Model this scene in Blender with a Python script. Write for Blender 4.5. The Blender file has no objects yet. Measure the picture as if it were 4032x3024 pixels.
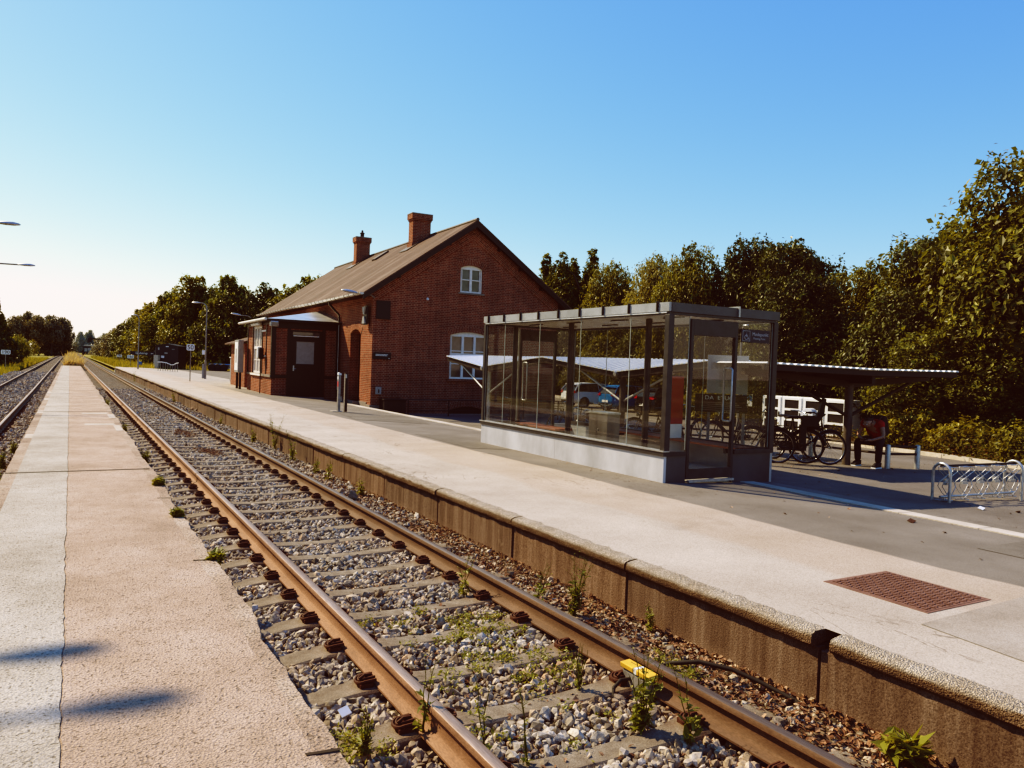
CURVE = {0:[(0,.008),(.025,.026),(.06,.074),(.12,.165),(.25,.365),(.5,.70),(.75,.915),(1,1.0)], 1:[(0,.0015),(.025,.012),(.06,.048),(.12,.130),(.25,.320),(.5,.65),(.75,.875),(1,.985)], 2:[(0,.0012),(.025,.007),(.06,.025),(.12,.082),(.25,.24),(.5,.58),(.75,.83),(1,.95)]}
import bpy, math, random
import numpy as np
from mathutils import Vector, Matrix, noise as mnoise
from mathutils.geometry import tessellate_polygon

R = math.radians
rng = random.Random(11)
nr = np.random.default_rng(5)
sc = bpy.context.scene
col = sc.collection
PI = math.pi

# ------------------------------------------------------------------ helpers
class MB:
    """collects shapes and links them as ONE mesh object"""
    def __init__(s):
        s.v = []; s.f = []; s.mi = []; s.uv = []
    def add(s, vs, fs, m=0, uvs=None):
        o = len(s.v)
        s.v += [tuple(map(float, v)) for v in vs]
        for k, f in enumerate(fs):
            s.f.append(tuple(i + o for i in f)); s.mi.append(m)
            s.uv.append([uvs[i] for i in f] if uvs else None)
        return s
    def box(s, x0, x1, y0, y1, z0, z1, m=0):
        if x0 > x1: x0, x1 = x1, x0
        if y0 > y1: y0, y1 = y1, y0
        if z0 > z1: z0, z1 = z1, z0
        vs = [(x0,y0,z0),(x1,y0,z0),(x1,y1,z0),(x0,y1,z0),(x0,y0,z1),(x1,y0,z1),(x1,y1,z1),(x0,y1,z1)]
        return s.add(vs, [(0,3,2,1),(4,5,6,7),(0,1,5,4),(1,2,6,5),(2,3,7,6),(3,0,4,7)], m)
    def obox(s, c, a, b, d, m=0):
        c, a, b, d = map(Vector, (c, a, b, d))
        vs = [c+i*a+j*b+k*d for k in (-1,1) for (i,j) in ((-1,-1),(1,-1),(1,1),(-1,1))]
        return s.add(vs, [(0,3,2,1),(4,5,6,7),(0,1,5,4),(1,2,6,5),(2,3,7,6),(3,0,4,7)], m)
    def bar(s, p, q, w, h, m=0, up=(0,0,1)):
        p, q = Vector(p), Vector(q); t = (q-p).normalized(); u = Vector(up)
        if abs(t.dot(u)) > .98: u = Vector((0,1,0))
        b = t.cross(u).normalized(); d = b.cross(t).normalized()
        return s.obox((p+q)/2, (q-p)/2, b*w/2, d*h/2, m)
    def tube(s, pts, r, n=8, m=0, closed=False, caps=True):
        pts = [Vector(p) for p in pts]; k = len(pts)
        rs = r if isinstance(r, (list, tuple)) else [r]*k
        vs = []; nrm = None
        for i, p in enumerate(pts):
            if closed: t = pts[(i+1) % k] - pts[i-1]
            else: t = pts[min(i+1,k-1)] - pts[max(i-1,0)]
            t = t.normalized() if t.length > 1e-9 else Vector((0,0,1))
            if nrm is None:
                a = Vector((0,0,1)) if abs(t.z) < .9 else Vector((1,0,0))
                nrm = t.cross(a).normalized()
            else:
                nrm = (nrm - t*nrm.dot(t))
                nrm = nrm.normalized() if nrm.length > 1e-6 else t.orthogonal().normalized()
            b = t.cross(nrm)
            for j in range(n):
                an = 2*PI*j/n
                vs.append(p + (nrm*math.cos(an) + b*math.sin(an))*rs[i])
        fs = []
        for i in range(k if closed else k-1):
            i2 = (i+1) % k
            for j in range(n):
                j2 = (j+1) % n
                fs.append((i*n+j, i*n+j2, i2*n+j2, i2*n+j))
        if caps and not closed:
            fs.append(tuple(range(n-1,-1,-1))); fs.append(tuple((k-1)*n+j for j in range(n)))
        return s.add(vs, fs, m)
    def prism(s, poly, vec, m=0):
        n = len(poly); vec = Vector(vec); poly = [Vector(p) for p in poly]
        vs = poly + [p+vec for p in poly]
        fs = [tuple(range(n-1,-1,-1)), tuple(range(n,2*n))] + [(i,(i+1)%n,n+(i+1)%n,n+i) for i in range(n)]
        return s.add(vs, fs, m)
    def lathe(s, prof, n=16, c=(0,0,0), m=0):
        vs = []; c = Vector(c)
        for (r,z) in prof:
            for j in range(n):
                a = 2*PI*j/n; vs.append(c+Vector((r*math.cos(a), r*math.sin(a), z)))
        fs = []
        for i in range(len(prof)-1):
            for j in range(n):
                j2 = (j+1)%n; fs.append((i*n+j,i*n+j2,(i+1)*n+j2,(i+1)*n+j))
        fs.append(tuple(range(n-1,-1,-1))); fs.append(tuple((len(prof)-1)*n+j for j in range(n)))
        return s.add(vs, fs, m)
    def quad(s, a, b, c, d, m=0, uvs=None):
        return s.add([a,b,c,d], [(0,1,2,3)], m, uvs)
    def build(s, name, mats, parent=None, loc=(0,0,0), smooth=None, bevel=0, rotz=0):
        me = bpy.data.meshes.new(name)
        me.from_pydata(s.v, [], s.f)
        if not isinstance(mats, (list, tuple)): mats = [mats]
        for m in mats: me.materials.append(m)
        me.polygons.foreach_set('material_index', s.mi)
        if any(u is not None for u in s.uv):
            ul = me.uv_layers.new(name='UVMap'); flat = []
            for f, u in zip(s.f, s.uv):
                for k in range(len(f)): flat += list(u[k]) if u else [0.0, 0.0]
            ul.data.foreach_set('uv', flat)
        if smooth is not None:
            me.shade_smooth(); me.set_sharp_from_angle(angle=R(smooth))
        me.update()
        o = bpy.data.objects.new(name, me); col.objects.link(o)
        o.location = loc; o.rotation_euler = (0,0,rotz)
        if parent is not None: o.parent = parent
        if bevel:
            b = o.modifiers.new('bevel', 'BEVEL'); b.width = bevel; b.segments = 2; b.limit_method = 'ANGLE'
        return o

def np_mesh(name, verts, quads, mat, parent=None, loc=(0,0,0), attrs=None, smooth=False, npoly=4):
    me = bpy.data.meshes.new(name)
    verts = np.asarray(verts, np.float32); quads = np.asarray(quads, np.int32)
    me.vertices.add(len(verts)); me.vertices.foreach_set('co', verts.ravel())
    me.loops.add(quads.size); me.loops.foreach_set('vertex_index', quads.ravel())
    me.polygons.add(len(quads)); me.polygons.foreach_set('loop_start', np.arange(0, quads.size, npoly, dtype=np.int32))
    me.update(calc_edges=True)
    for m in (mat if isinstance(mat, (list,tuple)) else [mat]): me.materials.append(m)
    for k, a in (attrs or {}).items():
        at = me.attributes.new(k, 'FLOAT', 'POINT'); at.data.foreach_set('value', np.asarray(a, np.float32))
    if smooth: me.shade_smooth()
    else: me.shade_flat()
    o = bpy.data.objects.new(name, me); col.objects.link(o); o.location = loc
    if parent is not None: o.parent = parent
    return o

def tag(o, label=None, cat=None, group=None, kind=None):
    if label: o['label'] = label
    if cat: o['category'] = cat
    if group: o['group'] = group
    if kind: o['kind'] = kind
    return o
def thing(name, label, cat, loc=(0,0,0), rotz=0, group=None):
    o = bpy.data.objects.new(name, None); col.objects.link(o)
    o.location = loc; o.rotation_euler = (0,0,rotz); o.empty_display_size = .2
    return tag(o, label, cat, group)
def dup(root, loc, rotz, label=None, group=None, scale=None):
    r = root.copy(); col.objects.link(r); r.location = loc; r.rotation_euler = (0,0,rotz)
    if label: r['label'] = label
    if group: r['group'] = group
    if scale is not None: r.scale = scale if isinstance(scale, (tuple,list)) else (scale,)*3
    for ch in list(root.children):
        c = ch.copy(); col.objects.link(c); c.parent = r
        for g in list(ch.children):
            d = g.copy(); col.objects.link(d); d.parent = c
    return r
def text(name, body, size, mat, parent, loc, rot, align='CENTER', extrude=.002, sx=1.0):
    cu = bpy.data.curves.new('lettering_curve', 'FONT'); cu.body = body; cu.size = size; cu.extrude = extrude
    cu.align_x = align; cu.align_y = 'CENTER'; cu.resolution_u = 4
    tmp = bpy.data.objects.new('lettering_curve', cu); col.objects.link(tmp)
    bpy.context.view_layer.update()
    me = bpy.data.meshes.new_from_object(tmp.evaluated_get(bpy.context.evaluated_depsgraph_get()))
    bpy.data.objects.remove(tmp); bpy.data.curves.remove(cu)
    me.materials.clear(); me.materials.append(mat)
    o = bpy.data.objects.new(name, me); col.objects.link(o)
    o.location = loc; o.rotation_euler = rot; o.parent = parent; o.scale = (sx,1,1)
    return o
def ss(a, b, x):
    t = min(1, max(0, (x-a)/(b-a))); return t*t*(3-2*t)
def arc(cx, cz, r, a0, a1, n):
    return [(cx+r*math.cos(R(a0+(a1-a0)*i/n)), cz+r*math.sin(R(a0+(a1-a0)*i/n))) for i in range(n+1)]

# ------------------------------------------------------------------ materials
class NT:
    def __init__(s, name):
        s.mat = bpy.data.materials.new(name); s.mat.use_nodes = True
        s.nt = s.mat.node_tree; s.nt.nodes.clear()
        s.out = s.nt.nodes.new('ShaderNodeOutputMaterial')
    def n(s, t, **kw):
        nd = s.nt.nodes.new('ShaderNode'+t)
        for k, v in kw.items():
            if k.startswith('_'): setattr(nd, k[1:], v)
            else:
                key = k.replace('__', ' ')
                s.set(nd.inputs[int(key[1:])] if key[0] == 'i' and key[1:].isdigit() else nd.inputs[key], v)
        return nd
    def set(s, inp, v):
        if hasattr(v, 'is_linked') or hasattr(v, 'links'): s.nt.links.new(v, inp)
        elif hasattr(v, 'outputs'): s.nt.links.new(v.outputs[0], inp)
        else:
            if isinstance(v, (tuple,list)) and len(v) == 3 and inp.type == 'RGBA': v = (*v, 1)
            inp.default_value = v
    def co(s, kind='Object'):
        return s.n('TexCoord').outputs[kind]
    def noise(s, scale, detail=3, vec=None, rough=.55, dist=0):
        return s.n('TexNoise', Vector=vec if vec is not None else s.co(), Scale=scale, Detail=detail, Roughness=rough, Distortion=dist).outputs['Fac']
    def ramp(s, fac, stops):
        nd = s.n('ValToRGB', Fac=fac); cr = nd.color_ramp
        while len(cr.elements) > 1: cr.elements.remove(cr.elements[-1])
        for i, (p, c) in enumerate(stops):
            e = cr.elements[0] if i == 0 else cr.elements.new(p)
            e.position = p; e.color = (*c, 1) if len(c) == 3 else c
        return nd.outputs[0]
    def mix(s, fac, a, b, mode='MIX'):
        nd = s.nt.nodes.new('ShaderNodeMix'); nd.data_type = 'RGBA'; nd.blend_type = mode
        s.set(nd.inputs[0], fac); s.set(nd.inputs[6], a); s.set(nd.inputs[7], b)
        return nd.outputs[2]
    def math(s, op, a, b=0.0, clamp=False):
        nd = s.nt.nodes.new('ShaderNodeMath'); nd.operation = op; nd.use_clamp = clamp
        s.set(nd.inputs[0], a); s.set(nd.inputs[1], b); return nd.outputs[0]
    def step(s, x, a, b):
        nd = s.nt.nodes.new('ShaderNodeMapRange'); s.set(nd.inputs[0], x)
        nd.inputs[1].default_value = a; nd.inputs[2].default_value = b; return nd.outputs[0]
    def mapv(s, scale=(1,1,1), rot=(0,0,0), vec=None):
        return s.n('Mapping', Vector=vec if vec is not None else s.co(), Scale=scale, Rotation=rot).outputs[0]
    def xyz(s, vec=None):
        return s.n('SeparateXYZ', i0=vec if vec is not None else s.co()).outputs
    def bump(s, h, strength=.3, dist=.01, normal=None):
        nd = s.n('Bump', Height=h, Strength=strength, Distance=dist)
        if normal is not None: s.set(nd.inputs['Normal'], normal)
        return nd.outputs[0]
    def pbr(s, color, rough=.7, metal=0, spec=.3, normal=None, **kw):
        b = s.n('BsdfPrincipled'); s.set(b.inputs['Base Color'], color); s.set(b.inputs['Roughness'], rough)
        s.set(b.inputs['Metallic'], metal); s.set(b.inputs['Specular IOR Level'], spec)
        if normal is not None: s.set(b.inputs['Normal'], normal)
        for k, v in kw.items(): s.set(b.inputs[k.replace('__',' ')], v)
        s.nt.links.new(b.outputs[0], s.out.inputs[0]); return s.mat

def simple(name, c, rough=.5, metal=0, var=.25, scale=8, spec=.4, bump=0, stretch=(1,1,1)):
    t = NT(name); vec = t.mapv(stretch)
    n1 = t.noise(scale, 5, vec)
    lo = tuple(x*(1-var) for x in c); hi = tuple(min(1, x*(1+var)) for x in c)
    cc = t.ramp(n1, [(.3, lo), (.7, hi)])
    r = t.math('ADD', t.math('MULTIPLY', n1, .2), max(0, rough-.1))
    return t.pbr(cc, r, metal, spec, t.bump(t.noise(scale*6, 3, vec), bump, .004) if bump else None)

def grain(name, cols, big=(1.2,.25), fine=110, contrast=.5, bumpd=.006, bumps=.6, rough=.85, dark=(.05,.035,.03), pits=.0, stain=None):
    """sand / chippings surface: large patches + fine grains + bump"""
    t = NT(name); co = t.co()
    b1 = t.noise(big[0], 4, co); b2 = t.noise(big[0]*6, 4, co)
    base = t.ramp(t.math('ADD', t.math('MULTIPLY', b1, .7), t.math('MULTIPLY', b2, .3)), [(.35, cols[0]), (.5, cols[1]), (.66, cols[2])])
    g = t.noise(fine, 2, co, .7)
    gm = t.ramp(g, [(.28, (1-contrast,)*3), (.5, (1,)*3), (.72, (1+contrast*.55,)*3)])
    c = t.mix(1, base, gm, 'MULTIPLY')
    v = t.n('TexVoronoi', Vector=co, Scale=fine*.8).outputs['Distance']
    pit = t.ramp(t.noise(fine*.55, 1, co, .4), [(.30, (1,)*3), (.37, (0,)*3)])
    if pits: c = t.mix(t.math('MULTIPLY', pit, pits), c, dark)
    if stain:
        sm = t.ramp(t.noise(.6, 5, co, .65), [(.55, (0,)*3), (.68, (1,)*3)])
        c = t.mix(t.math('MULTIPLY', sm, stain[0]), c, stain[1])
    h = t.math('SUBTRACT', t.math('ADD', g, t.math('MULTIPLY', v, .6)), t.math('MULTIPLY', pit, .5))
    return t.pbr(c, rough, 0, .25, t.bump(h, bumps, bumpd))

M = {}
M['island_grey'] = grain('island_grey', [(.33,.285,.235),(.41,.36,.30),(.48,.43,.365)], fine=95, contrast=.42, pits=.55, bumpd=.008, bumps=.8)
M['island_pink'] = grain('island_pink', [(.33,.24,.182),(.42,.31,.242),(.49,.375,.30)], fine=95, contrast=.42, pits=.5, bumpd=.010, bumps=.9)
M['island_edge'] = grain('island_edge', [(.27,.19,.145),(.38,.285,.22),(.48,.385,.31)], big=(.9,.2), fine=70, contrast=.5, pits=.6, bumpd=.012, bumps=.9)
M['pale_concrete'] = grain('pale_concrete', [(.42,.37,.31),(.5,.45,.38),(.55,.5,.44)], fine=120, contrast=.25, bumpd=.003)
M['patch'] = grain('concrete_patch', [(.40,.34,.27),(.46,.395,.325),(.5,.44,.37)], fine=100, contrast=.35, bumpd=.004)
M['slab'] = grain('slab', [(.38,.33,.27),(.5,.44,.37),(.58,.53,.46)], big=(.9,.2), fine=140, contrast=.2, bumpd=.002)
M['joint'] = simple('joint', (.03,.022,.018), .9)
M['yard'] = grain('yard', [(.13,.112,.097),(.17,.148,.13),(.21,.184,.163)], big=(.5,.2), fine=120, contrast=.45, bumpd=.004, stain=(.35,(.22,.19,.16)))

# platform surface: bands across X with ragged borders
def platform_mat():
    t = NT('platform_surface'); co = t.co(); x, y, z = t.xyz(co)[:3]
    wob = t.math('MULTIPLY', t.math('SUBTRACT', t.noise(.55, 4, co), .5), 1.3)
    wob2 = t.math('MULTIPLY', t.math('SUBTRACT', t.noise(.35, 3, co), .5), .45)
    xs = t.math('ADD', x, wob); xa = t.math('ADD', x, wob2)
    n1 = t.noise(1.1, 5, co); g = t.noise(110, 2, co, .7)
    pale = t.ramp(n1, [(.3,(.37,.315,.262)),(.7,(.47,.41,.345))])
    beige = t.ramp(n1, [(.3,(.36,.292,.232)),(.7,(.44,.365,.30))])
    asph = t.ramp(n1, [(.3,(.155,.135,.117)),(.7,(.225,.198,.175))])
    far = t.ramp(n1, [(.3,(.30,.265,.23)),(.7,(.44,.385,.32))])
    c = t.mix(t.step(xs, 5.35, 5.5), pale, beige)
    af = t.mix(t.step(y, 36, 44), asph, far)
    c = t.mix(t.step(xa, 6.58, 6.63), c, af)
    # a repair strip and hairline cracks
    cr = t.noise(1.4, 4, t.mapv((1.6,.7,1), vec=co), .55, .8)
    crack = t.ramp(t.math('ABSOLUTE', t.math('SUBTRACT', cr, .5)), [(0,(1,)*3),(.010,(0,)*3)])
    cmask = t.ramp(t.noise(.5, 3, co), [(.52,(0,)*3),(.6,(1,)*3)])
    c = t.mix(t.math('MULTIPLY', t.math('MULTIPLY', crack, cmask), .65), c, (.09,.07,.055))
    gm = t.ramp(g, [(.3,(.68,)*3),(.5,(1,)*3),(.7,(1.22,)*3)])
    c = t.mix(1, c, gm, 'MULTIPLY')
    st = t.ramp(t.noise(.9, 5, co, .7), [(.6,(0,)*3),(.74,(1,)*3)])
    c = t.mix(t.math('MULTIPLY', st, .3), c, (.17,.13,.10))
    return t.pbr(c, .85, 0, .25, t.bump(g, .55, .006))
M['platform'] = platform_mat()

def wall_mat():
    t = NT('platform_wall_concrete'); co = t.co(); z = t.xyz(co)[2]
    st = t.noise(5, 5, t.mapv((1,2.2,.18), vec=co), .65)
    c = t.ramp(st, [(.28,(.085,.054,.040)),(.5,(.15,.098,.074)),(.72,(.235,.162,.125))])
    sp = t.noise(90, 2, co, .6)
    c = t.mix(1, c, t.ramp(sp, [(.3,(.5,)*3),(.5,(1,)*3),(.75,(1.5,)*3)]), 'MULTIPLY')
    pale = t.ramp(t.noise(3.3, 4, co, .7), [(.62,(0,)*3),(.72,(1,)*3)])
    c = t.mix(t.math('MULTIPLY', pale, .35), c, (.34,.24,.18))
    oi = t.n('ObjectInfo').outputs['Random']
    c = t.mix(1, c, t.ramp(oi, [(0,(.78,.8,.82)),(.5,(1,1,1)),(1,(1.22,1.15,1.08))]), 'MULTIPLY')
    damp = t.math('MULTIPLY', t.step(z, -.12, -.3), t.ramp(t.noise(2.2, 4, co), [(.35,(0,)*3),(.6,(1,)*3)]))
    c = t.mix(t.math('MULTIPLY', damp, .6), c, (.30,.20,.14))
    return t.pbr(c, .9, 0, .2, t.bump(t.math('ADD', sp, st), .6, .006))
M['wall'] = wall_mat()
def coping_mat():
    t = NT('coping_concrete'); co = t.co()
    v = t.n('TexVoronoi', Vector=co, Scale=95); d = v.outputs['Distance']; vc = t.xyz(v.outputs['Color'])[0]
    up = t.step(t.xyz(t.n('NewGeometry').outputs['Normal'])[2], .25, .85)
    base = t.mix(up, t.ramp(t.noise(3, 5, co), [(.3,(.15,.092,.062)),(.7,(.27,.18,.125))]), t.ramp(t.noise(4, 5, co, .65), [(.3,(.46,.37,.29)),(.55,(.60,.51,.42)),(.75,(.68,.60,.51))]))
    c = t.mix(1, base, t.ramp(vc, [(0,(.72,)*3),(.5,(.97,)*3),(.8,(1.12,)*3),(1,(1.4,)*3)]), 'MULTIPLY')
    c = t.mix(1, c, t.ramp(d, [(.25,(1.05,)*3),(.6,(.75,)*3)]), 'MULTIPLY')
    g = t.noise(150, 2, co, .7)
    return t.pbr(c, .9, 0, .2, t.bump(t.math('SUBTRACT', t.math('ADD', g, t.math('MULTIPLY', vc, .6)), t.math('MULTIPLY', d, 1.2)), 1, .014))
M['coping'] = coping_mat()

def bed_mat():
    t = NT('ballast_bed'); co = t.co()
    v = t.n('TexVoronoi', Vector=co, Scale=17); vc = t.xyz(v.outputs['Color'])[0]
    c = t.ramp(vc, [(0,(.09,.066,.05)),(.45,(.24,.19,.15)),(.8,(.42,.35,.285)),(1,(.58,.5,.43))])
    sh = t.ramp(v.outputs['Distance'], [(.3,(1,)*3),(.62,(.18,)*3)])
    c = t.mix(1, c, sh, 'MULTIPLY')
    br = t.ramp(t.noise(.7, 5, co, .6), [(.5,(0,)*3),(.62,(1,)*3)])
    c = t.mix(t.math('MULTIPLY', br, .5), c, (.15,.085,.055))
    h = t.math('SUBTRACT', t.math('MULTIPLY', vc, .7), v.outputs['Distance'])
    return t.pbr(c, .9, 0, .2, t.bump(h, 1, .05))
M['bed'] = bed_mat()
def stone_mat(name, stops):
    t = NT(name); a = t.n('Attribute', _attribute_name='tint').outputs['Fac']
    c = t.ramp(a, stops)
    n1 = t.noise(45, 4)
    c = t.mix(1, c, t.ramp(n1, [(.3,(.6,)*3),(.7,(1.2,)*3)]), 'MULTIPLY')
    du = t.ramp(t.noise(1.1, 5, None, .65), [(.42,(0,)*3),(.62,(1,)*3)])
    c = t.mix(t.math('MULTIPLY', du, .5), c, t.mix(1, c, (.95,.74,.56), 'MULTIPLY'))
    return t.pbr(c, .85, 0, .2, t.bump(n1, .5, .008))
M['stone'] = stone_mat('ballast_stone', [(0,(.09,.07,.055)),(.3,(.24,.198,.158)),(.6,(.42,.36,.295)),(.88,(.62,.545,.46)),(1,(.5,.35,.24))])
M['litter'] = stone_mat('leaf_litter', [(0,(.09,.042,.028)),(.4,(.22,.115,.075)),(.75,(.37,.235,.16)),(1,(.52,.41,.31))])

def rust(name, a, b, c, rough=.75, metal=0, streak=(1,1,1)):
    t = NT(name); co = t.mapv(streak)
    n1 = t.noise(6, 6, co, .65)
    cc = t.ramp(n1, [(.3,a),(.5,b),(.72,c)])
    n2 = t.noise(160, 2, co)
    cc = t.mix(1, cc, t.ramp(n2, [(.3,(.75,)*3),(.7,(1.2,)*3)]), 'MULTIPLY')
    return t.pbr(cc, rough, metal, .35, t.bump(n2, .3, .002))
M['rail_side'] = rust('rail_rust', (.17,.085,.052),(.245,.13,.082),(.32,.18,.115), streak=(1,.25,1))
M['rail_top'] = rust('rail_running_surface', (.30,.19,.14),(.38,.26,.2),(.47,.35,.28), .38, .55, (1,.05,1))
M['rail_top_dark'] = rust('rail_running_surface_dull', (.13,.09,.07),(.2,.15,.12),(.3,.24,.2), .4, .5, (1,.05,1))
M['rail_side_dark'] = rust('rail_rust_dark', (.085,.046,.03),(.13,.072,.047),(.18,.105,.07), streak=(1,.25,1))
M['clip'] = rust('clip_rust', (.05,.018,.012),(.085,.032,.02),(.13,.055,.035))
def sleeper_mat():
    t = NT('sleeper_concrete'); co = t.co(); x = t.xyz(co)[0]
    n1 = t.noise(9, 5, co, .65)
    c = t.ramp(n1, [(.3,(.15,.115,.088)),(.55,(.235,.19,.148)),(.75,(.32,.27,.215))])
    g = t.noise(120, 2, co, .7)
    c = t.mix(1, c, t.ramp(g, [(.3,(.62,)*3),(.7,(1.25,)*3)]), 'MULTIPLY')
    ax = t.math('ABSOLUTE', x); seat = t.math('ABSOLUTE', t.math('SUBTRACT', ax, .75))
    rs = t.math('MULTIPLY', t.step(seat, .32, .1), t.ramp(t.noise(12, 4, co), [(.35,(0,)*3),(.65,(1,)*3)]))
    c = t.mix(t.math('MULTIPLY', rs, .6), c, (.16,.075,.04))
    return t.pbr(c, .88, 0, .25, t.bump(t.math('ADD', g, n1), .5, .006))
M['sleeper'] = sleeper_mat()

def brick_mat(name, uv=False, bright=1.0):
    t = NT(name)
    if uv:
        vec = t.co('UV')
    else:
        co = t.co(); x, y, z = t.xyz(co)[:3]
        u = t.math('ADD', x, y)
        cm = t.n('CombineXYZ', X=u, Y=z); vec = cm.outputs[0]
    b = t.n('TexBrick', _offset=.5, _offset_frequency=2, _squash=.5, _squash_frequency=2, Vector=vec, Scale=1.0, Mortar__Size=.0062, Mortar__Smooth=.15, Bias=0.0, Brick__Width=.24, Row__Height=.0667,
            Color1=(.31*bright,.088*bright,.046*bright), Color2=(.18*bright,.050*bright,.03*bright), Mortar=(.50,.34,.25))
    co2 = t.co()
    n1 = t.noise(1.3, 5, co2, .6); n2 = t.noise(40, 3, co2)
    c = t.mix(1, b.outputs['Color'], t.ramp(n1, [(.3,(.72,)*3),(.7,(1.2,)*3)]), 'MULTIPLY')
    c = t.mix(1, c, t.ramp(n2, [(.3,(.75,)*3),(.7,(1.2,)*3)]), 'MULTIPLY')
    h = t.math('SUBTRACT', t.math('MULTIPLY', n2, .35), b.outputs['Fac'])
    return t.pbr(c, .88, 0, .2, t.bump(h, .7, .012))
M['brick'] = brick_mat('red_brick'); M['brick_uv'] = brick_mat('red_brick_laid', True, .95)
def roof_mat():
    t = NT('roof_slates'); co = t.co(); x, y, z = t.xyz(co)[:3]
    cm = t.n('CombineXYZ', X=y, Y=t.math('MULTIPLY', x, 1.23)).outputs[0]
    b = t.n('TexBrick', _offset=.5, Vector=cm, Scale=1.0, Mortar__Size=.006, Mortar__Smooth=.3, Brick__Width=.6, Row__Height=.32, Color1=(.098,.060,.047), Color2=(.128,.082,.066), Mortar=(.05,.032,.026))
    st = t.noise(1.1, 6, t.mapv((.14,1.5,.14), vec=co), .65, .4)
    c = t.mix(t.math('MULTIPLY', t.ramp(st, [(.48,(0,)*3),(.68,(1,)*3)]), .8), b.outputs['Color'], (.225,.165,.135))
    c = t.mix(t.math('MULTIPLY', t.ramp(t.noise(.8, 5, t.mapv((.3,.9,.3), vec=co)), [(.5,(0,)*3),(.66,(1,)*3)]), .5), c, (.085,.06,.048))
    return t.pbr(c, .75, 0, .12, t.bump(t.math('ADD', b.outputs['Fac'], t.noise(25, 3, co)), .4, .01))
M['roof'] = roof_mat()
M['black_wood'] = simple('dark_timber', (.018,.012,.010), .45, scale=14, stretch=(1,1,.2))
M['white_wood'] = simple('white_paint', (.84,.77,.70), .45, scale=10, var=.1)
M['zinc'] = simple('zinc_sheet', (.62,.62,.62), .38, .75, scale=2, var=.12)
M['gutter'] = simple('gutter_zinc', (.66,.62,.56), .45, .1, scale=5, var=.2)
M['lead'] = simple('lead_flashing', (.09,.075,.068), .5, .2)
M['plinth'] = simple('stone_plinth', (.24,.2,.17), .85, scale=12, bump=.3)
def window_glass():
    t = NT('window_glass'); n1 = t.noise(1.5, 3)
    return t.pbr(t.ramp(n1, [(.35,(.05,.047,.045)),(.65,(.12,.112,.105))]), .04, 0, .6)
M['winglass'] = window_glass()
M['blind'] = simple('window_blind', (.33,.3,.28), .6, var=.1)
def pane_mat(name, tint, boost=1.0):
    t = NT(name)
    tr = t.n('BsdfTransparent', Color=(*tint,1)); gl = t.n('BsdfGlossy', Color=(.9,.92,.95,1), Roughness=.015)
    lw = t.n('LayerWeight', Blend=.5).outputs['Facing']
    fr = t.math('ADD', .055, t.math('MULTIPLY', t.math('POWER', lw, 4.5), .75))
    d = t.n('BsdfDiffuse', Color=(.45,.42,.38,1))
    dirt = t.math('MULTIPLY', t.ramp(t.noise(3, 5, None, .7), [(.45,(0,)*3),(.8,(1,)*3)]), .05)
    m0 = t.n('MixShader', Fac=t.math('ADD', dirt, .012)); t.set(m0.inputs[1], tr); t.set(m0.inputs[2], d)
    m1 = t.n('MixShader', Fac=t.math('MULTIPLY', fr, boost, True)); t.set(m1.inputs[1], m0); t.set(m1.inputs[2], gl)
    t.nt.links.new(m1.outputs[0], t.out.inputs[0]); return t.mat
M['pane'] = pane_mat('clear_pane', (.86,.86,.84), .9)
M['pane_edge'] = simple('pane_edge', (.34,.37,.35), .3)
M['steel_dark'] = simple('painted_steel_dark', (.045,.046,.052), .4, .2, scale=6)
M['steel_grey'] = simple('shelter_grey_sheet', (.36,.37,.385), .42, .25, scale=1.6, var=.22)
M['plate_grey'] = simple('shelter_base_sheet', (.50,.50,.52), .5, .1, scale=2.2, var=.2, stretch=(1,1,.5))
M['galv'] = simple('galvanised_steel', (.46,.46,.46), .38, .6, scale=14, var=.2)
M['col_shaded'] = simple('shaded_column', (.10,.085,.075), .6, .2)  # column steel with the roof's shade put into its colour
M['pole_grey'] = simple('grey_pole', (.27,.25,.235), .5, .3)
M['ceil'] = simple('ceiling_boards', (.88,.86,.83), .3, scale=3, var=.05, spec=.7)
M['bench_wood'] = simple('red_brown_slats', (.27,.10,.055), .55, scale=7, var=.3, stretch=(6,.6,6))
M['red'] = simple('red_enamel', (.30,.006,.008), .35, var=.12)
M['white'] = simple('white_enamel', (.70,.70,.69), .4, var=.06)
M['white_bright'] = simple('white_sheet', (.80,.79,.76), .45, var=.05, scale=3)
M['black'] = simple('black_plastic', (.014,.013,.014), .5)
M['rubber'] = simple('rubber', (.018,.017,.017), .75)
M['navy'] = simple('navy_enamel', (.012,.014,.035), .4)
M['blue'] = simple('blue_enamel', (.02,.16,.42), .4)
M['yellow'] = simple('yellow_cover', (.72,.42,.06), .45, var=.15)
M['grey_box'] = simple('cabinet_grey', (.30,.295,.285), .5, var=.12)
M['hut'] = simple('hut_cladding', (.018,.018,.022), .5, scale=3, stretch=(8,8,.3))
M['map_shaded_white'] = simple('map_shaded_white', (.42,.41,.38), .5, var=.06)  # white board greyed, its shade put into the colour
M['sign_white'] = simple('sign_white', (.90,.87,.82), .4, var=.04)
M['sign_black'] = simple('sign_black', (.012,.012,.013), .5)
M['manhole'] = rust('manhole_iron', (.15,.075,.055),(.205,.11,.085),(.25,.145,.115), .7, .1)
M['corr'] = simple('corrugated_white', (.80,.79,.76), .4, .1, var=.05)
M['beam'] = simple('beam_dark', (.028,.022,.02), .6, .1)
M['bark'] = simple('bark', (.075,.055,.042), .9, scale=9, stretch=(4,4,.6), bump=.8, var=.4)

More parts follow.
